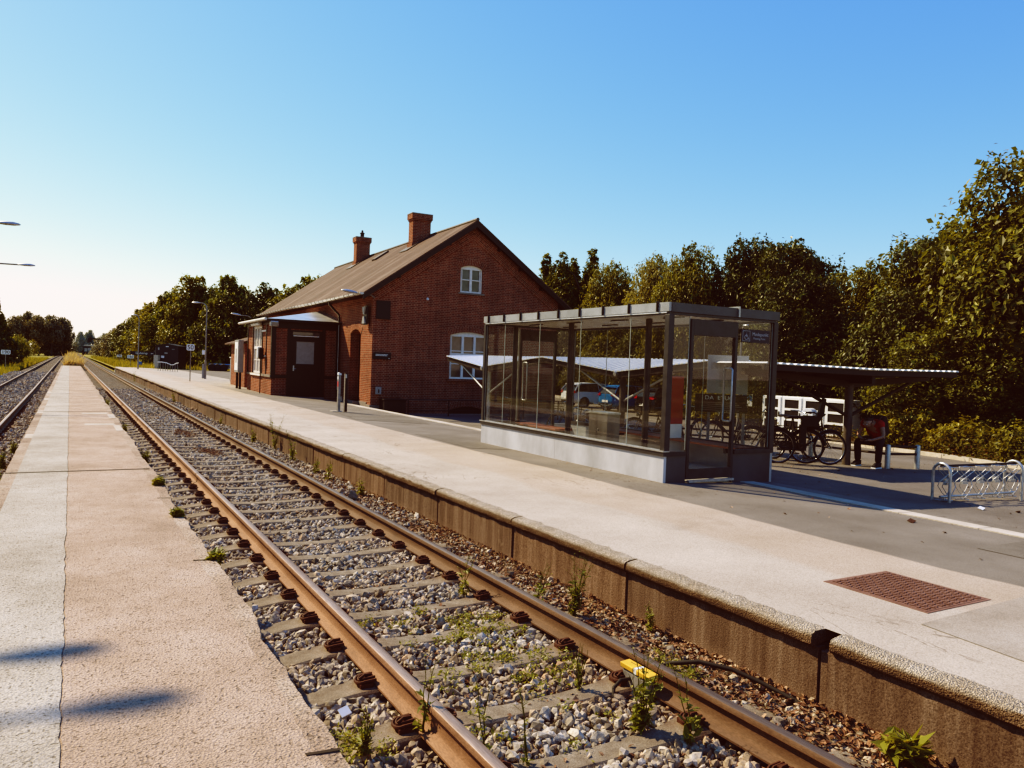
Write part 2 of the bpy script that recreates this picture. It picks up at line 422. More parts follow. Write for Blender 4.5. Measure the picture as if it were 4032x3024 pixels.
def leaf_mat(name, stops, trans=.35, hue=None, rough=.42):
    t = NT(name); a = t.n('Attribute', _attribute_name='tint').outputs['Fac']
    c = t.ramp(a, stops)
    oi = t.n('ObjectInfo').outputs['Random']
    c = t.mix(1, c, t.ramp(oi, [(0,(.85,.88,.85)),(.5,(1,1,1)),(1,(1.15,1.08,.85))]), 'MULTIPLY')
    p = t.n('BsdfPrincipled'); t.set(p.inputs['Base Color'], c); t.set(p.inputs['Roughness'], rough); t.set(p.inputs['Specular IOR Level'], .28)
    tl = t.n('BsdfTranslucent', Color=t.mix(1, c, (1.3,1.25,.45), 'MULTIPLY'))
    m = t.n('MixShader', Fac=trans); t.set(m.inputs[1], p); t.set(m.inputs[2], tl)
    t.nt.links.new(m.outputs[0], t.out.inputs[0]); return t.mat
M['leaf'] = leaf_mat('leaves_olive', [(0,(.032,.030,.007)),(.45,(.090,.090,.016)),(.8,(.205,.195,.036)),(1,(.36,.325,.075))])
M['leaf_lime'] = leaf_mat('leaves_lime', [(0,(.055,.05,.010)),(.45,(.16,.14,.022)),(.8,(.30,.255,.04)),(1,(.44,.36,.08))])
M['leaf_dark'] = leaf_mat('leaves_dark', [(0,(.024,.023,.007)),(.5,(.058,.063,.015)),(.85,(.132,.138,.032)),(1,(.24,.23,.06))], .25)
M['leaf_pale'] = leaf_mat('leaves_pale', [(0,(.10,.095,.04)),(.5,(.2,.18,.07)),(1,(.34,.3,.13))])
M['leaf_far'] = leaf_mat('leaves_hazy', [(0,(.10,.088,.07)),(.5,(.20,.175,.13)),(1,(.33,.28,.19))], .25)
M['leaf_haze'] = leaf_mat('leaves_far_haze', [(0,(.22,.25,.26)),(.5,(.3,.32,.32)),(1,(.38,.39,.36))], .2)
M['fern'] = leaf_mat('undergrowth_leaves', [(0,(.045,.045,.010)),(.5,(.10,.095,.02)),(.8,(.17,.14,.03)),(.93,(.2,.10,.04)),(1,(.16,.06,.03))])
M['weed'] = leaf_mat('weed_green', [(0,(.10,.115,.02)),(.5,(.22,.23,.05)),(.85,(.36,.33,.09)),(1,(.45,.36,.13))])
M['straw'] = leaf_mat('dry_grass', [(0,(.42,.27,.16)),(.5,(.60,.42,.27)),(1,(.72,.54,.37))], .35)
M['grass'] = leaf_mat('green_grass', [(0,(.14,.125,.02)),(.5,(.26,.225,.04)),(.8,(.38,.30,.08)),(1,(.5,.36,.14))], .35)
def ground_mat():
    t = NT('meadow'); co = t.co()
    n1 = t.noise(.12, 6, co, .65); n2 = t.noise(3, 5, co, .7)
    c = t.ramp(t.math('ADD', t.math('MULTIPLY', n1, .65), t.math('MULTIPLY', n2, .35)), [(.36,(.10,.105,.02)),(.47,(.19,.175,.04)),(.56,(.32,.25,.09)),(.68,(.42,.32,.15))])
    return t.pbr(c, .95, 0, .1, t.bump(n2, .6, .1))
M['ground'] = ground_mat()
def skin_mat():
    t = NT('skin'); return t.pbr(t.ramp(t.noise(30), [(.3,(.32,.17,.115)),(.7,(.38,.21,.145))]), .5, 0, .35)
M['skin'] = skin_mat()
M['shirt'] = simple('red_cotton', (.40,.022,.018), .85, scale=40, var=.12)
M['cloth_dark'] = simple('dark_cloth', (.018,.017,.02), .85, scale=40, var=.2)
M['hair'] = simple('dark_hair', (.02,.014,.011), .6, scale=60, var=.3)
M['car_white'] = simple('car_paint_white', (.66,.67,.68), .22, .0, var=.02, spec=.6)
M['car_blue'] = simple('car_paint_blue', (.01,.17,.42), .22, .2, var=.03, spec=.6)
M['car_black'] = simple('car_paint_black', (.012,.012,.014), .2, .1, var=.05, spec=.6)
M['car_glass'] = simple('car_glass', (.012,.013,.014), .06, 0, var=.1, spec=.7)
M['tail_red'] = simple('tail_light_red', (.38,.008,.010), .2, spec=.6)
M['alloy'] = simple('alloy', (.5,.5,.5), .35, .8)
M['tyre'] = M['rubber']
M['bike_dark'] = simple('bicycle_paint_dark', (.016,.015,.017), .35, .3)
M['chrome'] = simple('chrome', (.5,.5,.5), .25, .9)
SKYG = ((1.25,1.32,.90),(1.02,.84,.85),(.93,.20,.90))
# ------------------------------------------------------------------ camera, sun, sky
cam = bpy.data.cameras.new('camera'); cam_o = bpy.data.objects.new('camera', cam); col.objects.link(cam_o)
cam.sensor_width = 36; cam.sensor_fit = 'HORIZONTAL'; cam.lens = 36*3028/4032; cam.clip_start = .05; cam.clip_end = 6000
cx = Vector((0.86700962,-0.49700647,0.03576156)); cy = Vector((-0.01921751,0.0383634,0.99907904)); cz = -Vector((0.49792069,0.86689839,-0.02371021))
mw = Matrix((( cx.x,cy.x,cz.x,0),(cx.y,cy.y,cz.y,0),(cx.z,cy.z,cz.z,1.86),(0,0,0,1)))
cam_o.matrix_world = mw
sc.camera = cam_o
SUN_EL = R(43); SUN_AZ = math.atan2(-.536, .845)      # azimuth from +Y toward +X
sdir = Vector((math.sin(SUN_AZ)*math.cos(SUN_EL), math.cos(SUN_AZ)*math.cos(SUN_EL), math.sin(SUN_EL)))
sl = bpy.data.lights.new('sun', 'SUN'); sl.energy = 5.0; sl.angle = R(.7); sl.color = (1.0, .905, .72)
so = bpy.data.objects.new('sun', sl); col.objects.link(so); so.rotation_euler = sdir.to_track_quat('Z','Y').to_euler(); so.location = (0,0,30)
w = bpy.data.worlds.new('World'); sc.world = w; w.use_nodes = True
wt = w.node_tree; wt.nodes.clear()
sky = wt.nodes.new('ShaderNodeTexSky'); sky.sky_type = 'NISHITA'; sky.sun_disc = False
sky.sun_elevation = SUN_EL; sky.sun_rotation = SUN_AZ
sky.altitude = 0; sky.air_density = 1.0; sky.dust_density = .3; sky.ozone_density = 1.0
SKY_STRENGTH = .10
bg = wt.nodes.new('ShaderNodeBackground'); bg.inputs[1].default_value = SKY_STRENGTH
sep = wt.nodes.new('ShaderNodeSeparateColor'); comb = wt.nodes.new('ShaderNodeCombineColor')
wt.links.new(sky.outputs[0], sep.inputs[0])
def wmath(op, a, b):
    nd = wt.nodes.new('ShaderNodeMath'); nd.operation = op
    for i_, v in enumerate((a, b)):
        if isinstance(v, float): nd.inputs[i_].default_value = v
        else: wt.links.new(v, nd.inputs[i_])
    return nd.outputs[0]
for ch, (gain, power, cap) in enumerate(SKYG):     # deepen the blue, keep the haze pale
    v = wmath('MULTIPLY', sep.outputs[ch], SKY_STRENGTH)
    v = wmath('MINIMUM', wmath('MULTIPLY', wmath('POWER', v, power), gain), cap)
    wt.links.new(wmath('DIVIDE', v, SKY_STRENGTH), comb.inputs[ch])
wt.links.new(comb.outputs[0], bg.inputs[0])
wo = wt.nodes.new('ShaderNodeOutputWorld')
wt.links.new(bg.outputs[0], wo.inputs[0])
sc.view_settings.view_transform = 'Standard'; sc.view_settings.look = 'None'
sc.view_settings.exposure = 0; sc.view_settings.gamma = 1
sc.cycles.max_bounces = 8; sc.cycles.transparent_max_bounces = 24; sc.cycles.diffuse_bounces = 5; sc.cycles.glossy_bounces = 3
sc.cycles.use_denoising = True

# ------------------------------------------------------------------ heights and lines of the site
def lerp_tab(tab, x):
    if x <= tab[0][0]: return tab[0][1]
    for (a,fa),(b,fb) in zip(tab, tab[1:]):
        if x <= b: return fa+(fb-fa)*(x-a)/(b-a)
    return tab[-1][1]
def gz(x, y):
    z = lerp_tab([(6.5,.25),(9.5,.14),(13.5,.03),(16,-.03),(22,-.30),(27,-.5),(60,-.6)], x)
    if x > 9.5:
        z -= .30*ss(12,20,y)*ss(9.52,11,x)*(1-ss(17,26,x))*(1-ss(44,50,y))
        t = ss(44,60,y); z = z*(1-t) + (.18-.01*min(20,x-9.5))*t
    return max(z, -.5)
TX = [(-50,0),(12,0),(110,-.26),(200,-.24),(340,0),(900,0)]
def tx(y): return lerp_tab(TX, y)
def txl(y): return lerp_tab([(-50,0),(40,0),(100,-.16),(200,-.35),(280,-.33),(460,1.3),(560,2.6),(900,4.6)], y)
def ex(y): return 4.08 - .0018*max(0, y-4)          # platform nose

def grid(name, xs, ys, zf, mat, kind='structure'):
    vs = [(x, y, zf(x, y)) for y in ys for x in xs]; n = len(xs)
    qs = [(j*n+i, j*n+i+1, (j+1)*n+i+1, (j+1)*n+i) for j in range(len(ys)-1) for i in range(n-1)]
    o = np_mesh(name, vs, qs, mat, smooth=True); return tag(o, kind=kind)
def steps(*segs):
    out = []
    for a, b, s in segs:
        n = max(1, int(round((b-a)/s))); out += [a+(b-a)*i/n for i in range(n)]
    return out+[segs[-1][1]]

grid('ground', [-3000,-400,-60,-12,0,12,60,400,3000], [-200,-40,0,60,300,1500,4000], lambda x,y: -.62 - (.9 if x > 45 and y > 0 else 0), M['ground'])
# track bed
def bedz(x, y):
    n = mnoise.noise(Vector((x*2.3, y*2.3, 3)))*.018
    if x < -3.75: return -.24 - .42*ss(-3.75,-4.75,x) + n
    return -.236 + n
def grid_t(name, xs, ys, zf, mat, sh):
    vs = [(x+sh(y), y, zf(x, y)) for y in ys for x in xs]; n = len(xs)
    qs = [(j*n+i, j*n+i+1, (j+1)*n+i+1, (j+1)*n+i) for j in range(len(ys)-1) for i in range(n-1)]
    return tag(np_mesh(name, vs, qs, mat, smooth=True), kind='structure')
grid_t('track_bed', steps((.75,4.16,.2)), steps((-4,30,.25),(30,100,2),(100,700,12)), bedz, M['bed'], tx)
grid_t('track_bed', steps((-4.9,-.45,.28)), steps((-4,60,.4),(60,120,2),(120,520,10)), bedz, M['bed'], txl)

# rails
def make_rail(x0, sh, label, side, top, y1):
    half = [(0,0),(.022,-.0008),(.031,-.0045),(.0355,-.013),(.036,-.036),(.030,-.042),(.0125,-.052),(.0085,-.066),(.0085,-.122),(.017,-.136),(.072,-.157),(.075,-.160),(.075,-.172)]
    prof = half + [(-x,z) for x,z in reversed(half[1:])]
    ys = steps((-4,40,1),(40,120,4),(120,y1,10)); n = len(prof)
    mb = MB()
    mb.v = [(x0+sh(y)+px, y, pz) for y in ys for px,pz in prof]
    for j in range(len(ys)-1):
        for i in range(n):
            i2 = (i+1) % n
            mb.f.append((j*n+i, j*n+i2, (j+1)*n+i2, (j+1)*n+i)); mb.uv.append(None)
            mb.mi.append(1 if prof[i][1] > -.009 and prof[i2][1] > -.009 else 0)
    mb.add([(x0+px,-4,pz) for px,pz in prof], [tuple(range(n))])
    o = mb.build('rail', [side, top], smooth=32)
    return tag(o, label, 'rail', 'rails of the two tracks')
make_rail(1.764, tx, 'orange-rusted rail beside the island platform edge, nearest long rail in the foreground', M['rail_side'], M['rail_top'], 640)
make_rail(3.271, tx, 'dark rusted rail below the station platform wall, with the yellow sensor on it', M['rail_side_dark'], M['rail_top_dark'], 640)
make_rail(-1.464, txl, 'dark rail of the far left track, the one next to the island platform', M['rail_side_dark'], M['rail_top'], 480)
make_rail(-2.971, txl, 'outermost rail at the left, beside the grass verge', M['rail_side_dark'], M['rail_top'], 480)

# thin dark marks at joints of the orange rail
for yy, lab in ((12.86,'thin dark mark and joint crossing the orange rail, the nearer of two'), (24.9,'small distant dark mark on the orange rail beside the second white bar')):
    jm = MB(); xx = 1.764+tx(yy)
    jm.tube([(xx-.037,yy,-.012),(xx-.0372,yy,-.04),(xx-.012,yy,-.055),(xx-.0105,yy,-.12),(xx-.03,yy-.02,-.145),(xx-.075,yy-.05,-.152)], .006, 6)
    jm.tube([(xx-.038,yy,-.012),(xx-.036,yy,.0015),(xx+.036,yy,.0015),(xx+.038,yy,-.012)], .003, 6)
    tag(jm.build('rail_dark_mark', M['black']), lab, 'rail joint')

# sleepers
def sleeper_mesh():
    st = [(-1.26,-.245,.10),(-1.25,-.21,.11),(-1.02,-.180,.115),(-.93,-.172,.118),(-.60,-.172,.118),(-.48,-.186,.098),(-.2,-.197,.088),(0,-.199,.088)]
    st = st + [(-x,z,h) for x,z,h in reversed(st[:-1])]
    vs = []
    for x,z,h in st:
        vs += [(x,-h-.025,-.33),(x,-h,z-.012),(x,-h+.014,z),(x,h-.014,z),(x,h,z-.012),(x,h+.025,-.33)]
    fs = [(i*6+k, i*6+k+1, (i+1)*6+k+1, (i+1)*6+k) for i in range(len(st)-1) for k in range(5)]
    fs += [tuple(range(5,-1,-1)), tuple((len(st)-1)*6+k for k in range(6))]
    m = MB(); m.add(vs, fs); return m
def clip_mesh(s):
    """double-looped spring clip, opening toward the rail (s = +1: rail lies at +x)"""
    m = MB()
    m.box(-.05*s, .035*s, -.062, .062, 0, .028)
    m.box(-.005*s, .05*s, -.03, .03, .028, .058)
    for rad, dz in ((.055,.042),(.030,.050)):
        pts = [(.055*s, -rad, dz+.004)] + [((-.02-rad*.75*math.cos(R(a)))*s, rad*math.sin(R(a)), dz-.012*math.cos(R(a))) for a in range(-90,91,18)] + [(.055*s, rad, dz+.004)]
        m.tube(pts, .0085, 6)
    m.tube([(-.045*s,-.02,.052),(-.01*s,-.012,.068),(.04*s,.0,.06)], .009, 6)
    return m
ORD = ['first','second','third','fourth','fifth','sixth','seventh','eighth','ninth','tenth','eleventh','twelfth','thirteenth','fourteenth','fifteenth','sixteenth','seventeenth','eighteenth','nineteenth','twentieth']
clip_me = {}
def make_sleeper(x, y, label, group, first):
    t = thing('sleeper', label, 'sleeper', (x, y, rng.uniform(-.004,.004)), rng.uniform(-.006,.006), group)
    return t
proto = thing('sleeper', 'x', 'sleeper', (0,0,0)); 
sleeper_mesh().build('tie_body', M['sleeper'], proto, smooth=35)
for xo, s in ((-.7535-.125,1),(-.7535+.125,-1),(.7535-.125,1),(.7535+.125,-1)):
    key = s
    if key not in clip_me: clip_me[key] = clip_mesh(s).build('rail_clip', M['clip'], proto, (xo,0,-.174), smooth=50)
    else:
        c = clip_me[key].copy(); col.objects.link(c); c.parent = proto; c.location = (xo,0,-.174)
G = 'concrete sleepers of the track beside the station platform'
ys = [3.265+.655*i for i in range(-2, 62)]
for i, y in enumerate(ys):
    k = i-1
    lab = ('concrete sleeper with rusty clips, %s one up from the bottom edge of the picture' % ORD[k]) if 0 <= k < 20 else ('concrete sleeper cut off by the bottom edge of the picture' if k < 0 else 'small distant concrete sleeper far up the near track')
    loc = (2.5175+tx(y), y, rng.uniform(-.004,.004)+(-.02*ss(24,38,y)))
    if i == 0: o = proto; o.location = loc; tag(o, lab, 'sleeper', G)
    else: o = dup(proto, loc, rng.uniform(-.006,.006), lab, G)
for i in range(26):
    y = 16.8+.655*i
    dup(proto, (-2.2175+txl(y), y, -.02), rng.uniform(-.006,.006), 'sleeper of the left-hand track half sunk in ballast', 'sleepers of the left-hand track')

# ballast stones
def stones(name, regions, lod, mat, tint=None):
    if lod == 0:
        ph = (1+5**.5)/2
        base = np.array([(-1,ph,0),(1,ph,0),(-1,-ph,0),(1,-ph,0),(0,-1,ph),(0,1,ph),(0,-1,-ph),(0,1,-ph),(ph,0,-1),(ph,0,1),(-ph,0,-1),(-ph,0,1)])/1.9
        tri = np.array([(0,11,5),(0,5,1),(0,1,7),(0,7,10),(0,10,11),(1,5,9),(5,11,4),(11,10,2),(10,7,6),(7,1,8),(3,9,4),(3,4,2),(3,2,6),(3,6,8),(3,8,9),(4,9,5),(2,4,11),(6,2,10),(8,6,7),(9,8,1)])
    else:
        base = np.array([(1,0,0),(-1,0,0),(0,1,0),(0,-1,0),(0,0,1),(0,0,-1)], float)
        tri = np.array([(0,2,4),(2,1,4),(1,3,4),(3,0,4),(2,0,5),(1,2,5),(3,1,5),(0,3,5)])
    V=[];T=[];A=[];off=0
    for (x0,x1,y0,y1,dens,rad,zz,sh,keep) in regions:
        N = int((x1-x0)*(y1-y0)*dens)
        p = np.stack([nr.uniform(x0,x1,N), nr.uniform(y0,y1,N)],1)
        if keep is not None: p = p[keep(p)]
        N = len(p)
        r = rad*nr.lognormal(0,.28,N)
        sc3 = nr.uniform(.62,1.25,(N,3))*r[:,None]; sc3[:,2] *= .8
        v = base[None]*(1+nr.uniform(-.42,.42,(N,len(base),3)))*sc3[:,None]
        q = nr.normal(size=(N,4)); q /= np.linalg.norm(q,axis=1,keepdims=True)
        w_,x_,y_,z_ = q.T
        Rm = np.stack([np.stack([1-2*(y_*y_+z_*z_),2*(x_*y_-z_*w_),2*(x_*z_+y_*w_)],1),np.stack([2*(x_*y_+z_*w_),1-2*(x_*x_+z_*z_),2*(y_*z_-x_*w_)],1),np.stack([2*(x_*z_-y_*w_),2*(y_*z_+x_*w_),1-2*(x_*x_+y_*y_)],1)],1)
        v = np.einsum('nij,nkj->nki', Rm, v)
        shx = np.array([sh(yy) for yy in p[:,1]])
        z = zz + r*nr.uniform(-.35,.75,N)
        v += np.stack([p[:,0]+shx, p[:,1], z],1)[:,None]
        V.append(v.reshape(-1,3)); k = len(base)
        T.append((tri[None]+np.arange(N)[:,None,None]*k).reshape(-1,3)+off); off += N*k
        t = np.clip(nr.normal(.55 if lod == 0 else .64,.22,N),0,1) if tint is None else tint(N)
        A.append(np.repeat(t,k))
    return np_mesh(name, np.concatenate(V), np.concatenate(T), mat, attrs={'tint':np.concatenate(A)}, npoly=3)
def keep_near(p):
    d = np.abs(((p[:,1]-3.265)/.655+.5) % 1 - .5)*.655
    on = (d < .10) & (p[:,0] > 1.24) & (p[:,0] < 3.79)
    rail = (np.abs(p[:,0]-1.764) < .10) | (np.abs(p[:,0]-3.271) < .10)
    k = (~on) | (nr.uniform(size=len(p)) < .05)
    return k & ~(rail & (nr.uniform(size=len(p)) < .8))
def keep_left(p):
    rail = (np.abs(p[:,0]+1.464) < .11) | (np.abs(p[:,0]+2.971) < .11)
    d = np.abs(((p[:,1]-16.8)/.655+.5) % 1 - .5)*.655
    on = (d < .13) & (p[:,0] > -3.4) & (p[:,0] < -1)
    return ~rail & (~on | (nr.uniform(size=len(p)) < .3))
tag(stones('ballast_stones', [(1.06,3.5,1.9,9,1000,.0235,-.217,tx,keep_near),(1.05,3.5,9,22,560,.024,-.226,tx,keep_near),
    (3.45,4.1,1.6,9,260,.02,-.228,tx,None),(3.42,4.08,9,24,420,.026,-.225,tx,None)], 0, M['stone']), kind='stuff')
tag(stones('ballast_stones', [(.98,4.02,22,48,200,.034,-.222,tx,keep_near),(-4.3,-.8,14,44,210,.034,-.2,txl,keep_left),(-4.3,-.8,44,80,90,.05,-.2,txl,keep_left)], 1, M['stone']), kind='stuff')

# dead leaves drifted along the platform wall
def leaf_litter():
    N = 9000
    y = 1.6+nr.uniform(0,1,N)**1.5*12
    x = np.clip(3.86+nr.normal(0,.2,N), 3.33, 4.12)
    ext = nr.uniform(size=N) < .12
    x[ext] = nr.uniform(2.1,3.2,ext.sum()); y[ext] = nr.uniform(2.5,7,ext.sum())
    L = nr.uniform(.010,.026,N); W = L*nr.uniform(.4,.7,N); a = nr.uniform(0,2*PI,N)
    tl = nr.normal(0,.35,(N,2)); z = -.222+nr.uniform(0,.035,N)
    u = np.stack([np.cos(a),np.sin(a),tl[:,0]],1)*L[:,None]; v = np.stack([-np.sin(a),np.cos(a),tl[:,1]],1)*W[:,None]
    c = np.stack([x,y,z],1); up = np.array([0,0,.006])
    V = np.stack([c-u, c-v+up, c+u, c+v+up],1).reshape(-1,3)
    return np_mesh('leaf_litter', V, np.arange(N*4).reshape(-1,4), M['litter'], attrs={'tint':np.repeat(np.clip(nr.normal(.5,.25,N),0,1),4)})
tag(leaf_litter(), kind='stuff')

# ------------------------------------------------------------------ island platform
def ragged(base, amp, y, seed):
    return base + amp*(mnoise.noise(Vector((seed, y*1.7, 0)))+.6*mnoise.noise(Vector((seed, y*6.1, 4)))+.35*mnoise.noise(Vector((seed, y*19, 9))))
def strip(name, fx0, fx1, z, mat, ysx, down=None):
    mb = MB(); n = len(ysx)
    for y in ysx:
        a, b = fx0(y), fx1(y); mb.v += [(a,y,z),((a+b)/2,y,z),(b,y,z)]
    for j in range(n-1):
        o = j*3
        for k in (0,1): mb.f.append((o+k,o+k+1,o+k+4,o+k+3)); mb.mi.append(0); mb.uv.append(None)
    if down is not None:
        for side in down:
            o0 = len(mb.v)
            for y in ysx:
                x = fx0(y) if side < 0 else fx1(y)
                mb.v += [(x,y,z),(x+side*.012,y,z-.03),(x-side*.03,y,-.3)]
            for j in range(n-1):
                o = o0+j*3
                for k in (0,1): mb.f.append((o+k,o+k+1,o+k+4,o+k+3)); mb.mi.append(0); mb.uv.append(None)
    return tag(mb.build(name, mat), kind='structure')
IY = steps((-3,24,.06),(24,91,.5)); ti = lambda y: tx(y)*.55
strip('island_platform', lambda y: -.33+ti(y), lambda y: .83+ti(y), .238, M['island_pink'], steps((-3,91,1)))
strip('island_platform', lambda y: -.575+ti(y), lambda y: ragged(-.01,.018,y,2)+ti(y), .245, M['island_grey'], IY)
strip('island_platform', lambda y: ragged(-.002,.018,y,2)+ti(y), lambda y: ragged(.905,.03,y,5)+ti(y), .2435, M['island_pink'], IY)
strip('island_platform_edge', lambda y: ragged(.898,.03,y,5)+ti(y), lambda y: ragged(1.01+.02*math.sin(y*1.3),.034,y,7)+ti(y), .241, M['island_edge'], IY, (1,))
strip('island_platform_edge', lambda y: ragged(-.715,.014,y,11)+ti(y), lambda y: -.572+ti(y), .243, M['island_edge'], IY, (-1,))
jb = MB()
for y in (11.77, 23.2, 35.5, 47.3, 59):  # dark strips across the full width of the island
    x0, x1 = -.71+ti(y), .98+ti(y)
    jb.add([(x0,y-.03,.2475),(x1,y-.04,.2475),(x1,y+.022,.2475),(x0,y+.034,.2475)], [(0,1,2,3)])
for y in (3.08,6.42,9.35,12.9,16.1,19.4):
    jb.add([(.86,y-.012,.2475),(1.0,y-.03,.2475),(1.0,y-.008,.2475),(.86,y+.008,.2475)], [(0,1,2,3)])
tag(jb.build('cross_lines_and_joints', M['joint']), kind='structure')
pb = MB()
for (a,b,y0,y1) in ((.28,.86,22.3,22.75),(.30,.88,19.0,19.42),(-.70,-.575,16.3,17.1),(-.70,-.575,22.6,23.6),(-.70,-.575,28.5,29.6),(-.71,-.575,32.6,34.2),(.84,.97,17.6,18.9),(.845,.99,21.0,22.2)):
    pb.add([(a+ti(y0),y0,.2465),(b+ti(y0),y0,.2465),(b+ti(y1),y1,.2465),(a+ti(y1),y1,.2465)], [(0,1,2,3)])
tag(pb.build('concrete_patch', M['patch']), kind='structure')

# ------------------------------------------------------------------ station platform
PX = [4.225,4.5,5,6,6.5,7.2,8,9.2,9.9]
grid_t('station_platform', PX, steps((-4,92,1)), lambda x,y: gz(x,y), M['platform'], lambda y: ex(y)-4.08)
ap = MB()
for q in ([(4.75,1.7),(6.25,1.75),(6.3,3.06),(4.9,3.0)],):
    ap.add([(x,y,gz(x,y)+.004) for x,y in q], [(0,1,2,3)])
tag(ap.build('asphalt_patch', grain('asphalt_patch', [(.28,.238,.20),(.335,.29,.245),(.38,.335,.288)], fine=120, contrast=.35, bumpd=.003)), kind='structure')
ap = MB()
for q in ([(6.75,20.2),(8.6,19.4),(9.1,22.6),(7.2,23.9)],[(7.9,2.9),(9.1,2.8),(9.1,4.4),(7.9,4.3)],[(6.7,13.2),(7.5,13.0),(7.55,15.9),(6.75,16.1)]):
    ap.add([(x,y,gz(x,y)+.005) for x,y in q], [(0,1,2,3)])
tag(ap.build('asphalt_patch', grain('asphalt_patch_dark', [(.135,.117,.10),(.165,.145,.125),(.195,.172,.15)], fine=120, contrast=.4, bumpd=.004)), kind='structure')
# tile strip / kerb at the back of the platform
kb = MB(); y = -3.0
while y < 28.5:
    L = 1.0; x0 = 9.2+.012*(y-8)*0
    for (a,b) in ((9.2,9.5),):
        za, zb = gz(a,y), gz(b,y)
        kb.add([(a,y+.006,za-.1),(b,y+.006,zb-.4),(b,y+L-.006,zb-.4),(a,y+L-.006,za-.1),(a,y+.006,za+.012),(b,y+.006,zb+.012),(b,y+L-.006,zb+.012),(a,y+L-.006,za+.012)],
               [(0,3,2,1),(4,5,6,7),(0,1,5,4),(1,2,6,5),(2,3,7,6),(3,0,4,7)])
    y += L
tag(kb.build('kerb_strip', M['slab']), kind='structure')
# yard behind
YX = steps((9.5,12,.5),(12,60,3))
grid('yard', YX, steps((-12,14,2),(14,52,1.5),(52,100,6)), lambda x,y: gz(x,y)-(.004 if x > 9.9 else .03), M['yard'])

# platform wall: panels, posts and coping stones, each a part
pw = thing('platform_wall', 'stained brown concrete wall of panels and posts along the station platform edge', 'platform wall', (0,0,0))
pitch = 1.94; Y0 = 3.15-pitch*3
def coping_part(y0, y1, jog):
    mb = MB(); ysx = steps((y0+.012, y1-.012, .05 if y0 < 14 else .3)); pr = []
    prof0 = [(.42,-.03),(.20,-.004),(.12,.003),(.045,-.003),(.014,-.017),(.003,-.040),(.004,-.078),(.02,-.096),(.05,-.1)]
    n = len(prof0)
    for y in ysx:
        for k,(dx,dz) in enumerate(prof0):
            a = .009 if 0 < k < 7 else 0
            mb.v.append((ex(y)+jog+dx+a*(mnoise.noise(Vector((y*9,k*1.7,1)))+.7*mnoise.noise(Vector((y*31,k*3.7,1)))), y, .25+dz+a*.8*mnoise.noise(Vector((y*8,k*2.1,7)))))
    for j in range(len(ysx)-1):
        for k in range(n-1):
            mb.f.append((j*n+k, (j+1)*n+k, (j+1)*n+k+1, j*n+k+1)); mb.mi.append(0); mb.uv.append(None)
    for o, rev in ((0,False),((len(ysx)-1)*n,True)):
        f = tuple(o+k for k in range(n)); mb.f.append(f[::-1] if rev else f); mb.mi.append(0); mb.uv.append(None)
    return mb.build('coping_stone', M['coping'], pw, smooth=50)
i = 0; y = Y0
while y < 88:
    y1 = y+pitch; far = y > 30
    jog = rng.uniform(-.012,.012)
    if abs(y-3.15) < .01 : coping_part(y+.05, y1, jog)
    else: coping_part(y, y1 - (.055 if abs(y1-3.15) < .01 else 0), jog)
    xa, xb = ex(y)+.055, ex(y1)+.055
    pm = MB()
    w2 = .04
    for (p0,p1) in ((y+w2, y1-w2),):
        c = .05; j2 = rng.uniform(-.008,.008)
        poly = [(xa+j2,p0,.15),(xa+j2,p0,-.24),(xa+j2,p0+c,-.30),(xb+j2,p1-c,-.30),(xb+j2,p1,-.24),(xb+j2,p1,.15)]
        pm.prism(poly, (.1,0,0))
    pm.build('wall_panel', M['wall'], pw)
    q = MB(); q.box(xa+.010, xa+.12, y-.03, y+.03, -.34, .135); q.build('wall_post', M['wall'], pw, bevel=.006 if not far else 0)
    y = y1; i += 1
bk = MB(); bk.box(4.2,4.24,Y0,88,-.5,.16); bk.build('backing', M['joint'], pw)
# far end of the platform: ramped end block
eb = MB(); eb.prism([(3.93,88.0,.25),(3.93,88.0,-.3),(3.93,90.2,-.3)], (2.6,0,0)); tag(eb.build('platform_end', M['slab']), kind='structure')

# manhole cover in the platform
mh = thing('manhole_cover', 'square rusty-red iron cover with raised studs set in the platform', 'manhole cover', (5.565,3.545,.25))
m_ = MB(); m_.box(-.37,.37,-.40,.40,-.02,.006); m_.build('cover_plate', M['manhole'], mh)
st = MB()
for a in range(16):
    for b in range(17):
        x_, y_ = -.335+a*.0447, -.365+b*.0456
        if (a+b) % 2: st.obox((x_,y_,.009),(.016,.006,0),(-.003,.008,0),(0,0,.004))
        else: st.obox((x_,y_,.009),(.006,-.016,0),(.008,.003,0),(0,0,.004))
st.build('tread_pattern', M['manhole'], mh)
fr = MB()
for a,b,c,d in ((-.395,-.372,-.425,.425),(.372,.395,-.425,.425),(-.372,.372,-.425,-.402),(-.372,.372,.402,.425)): fr.box(a,b,c,d,-.03,.004)
fr.build('cover_frame', M['manhole'], mh)
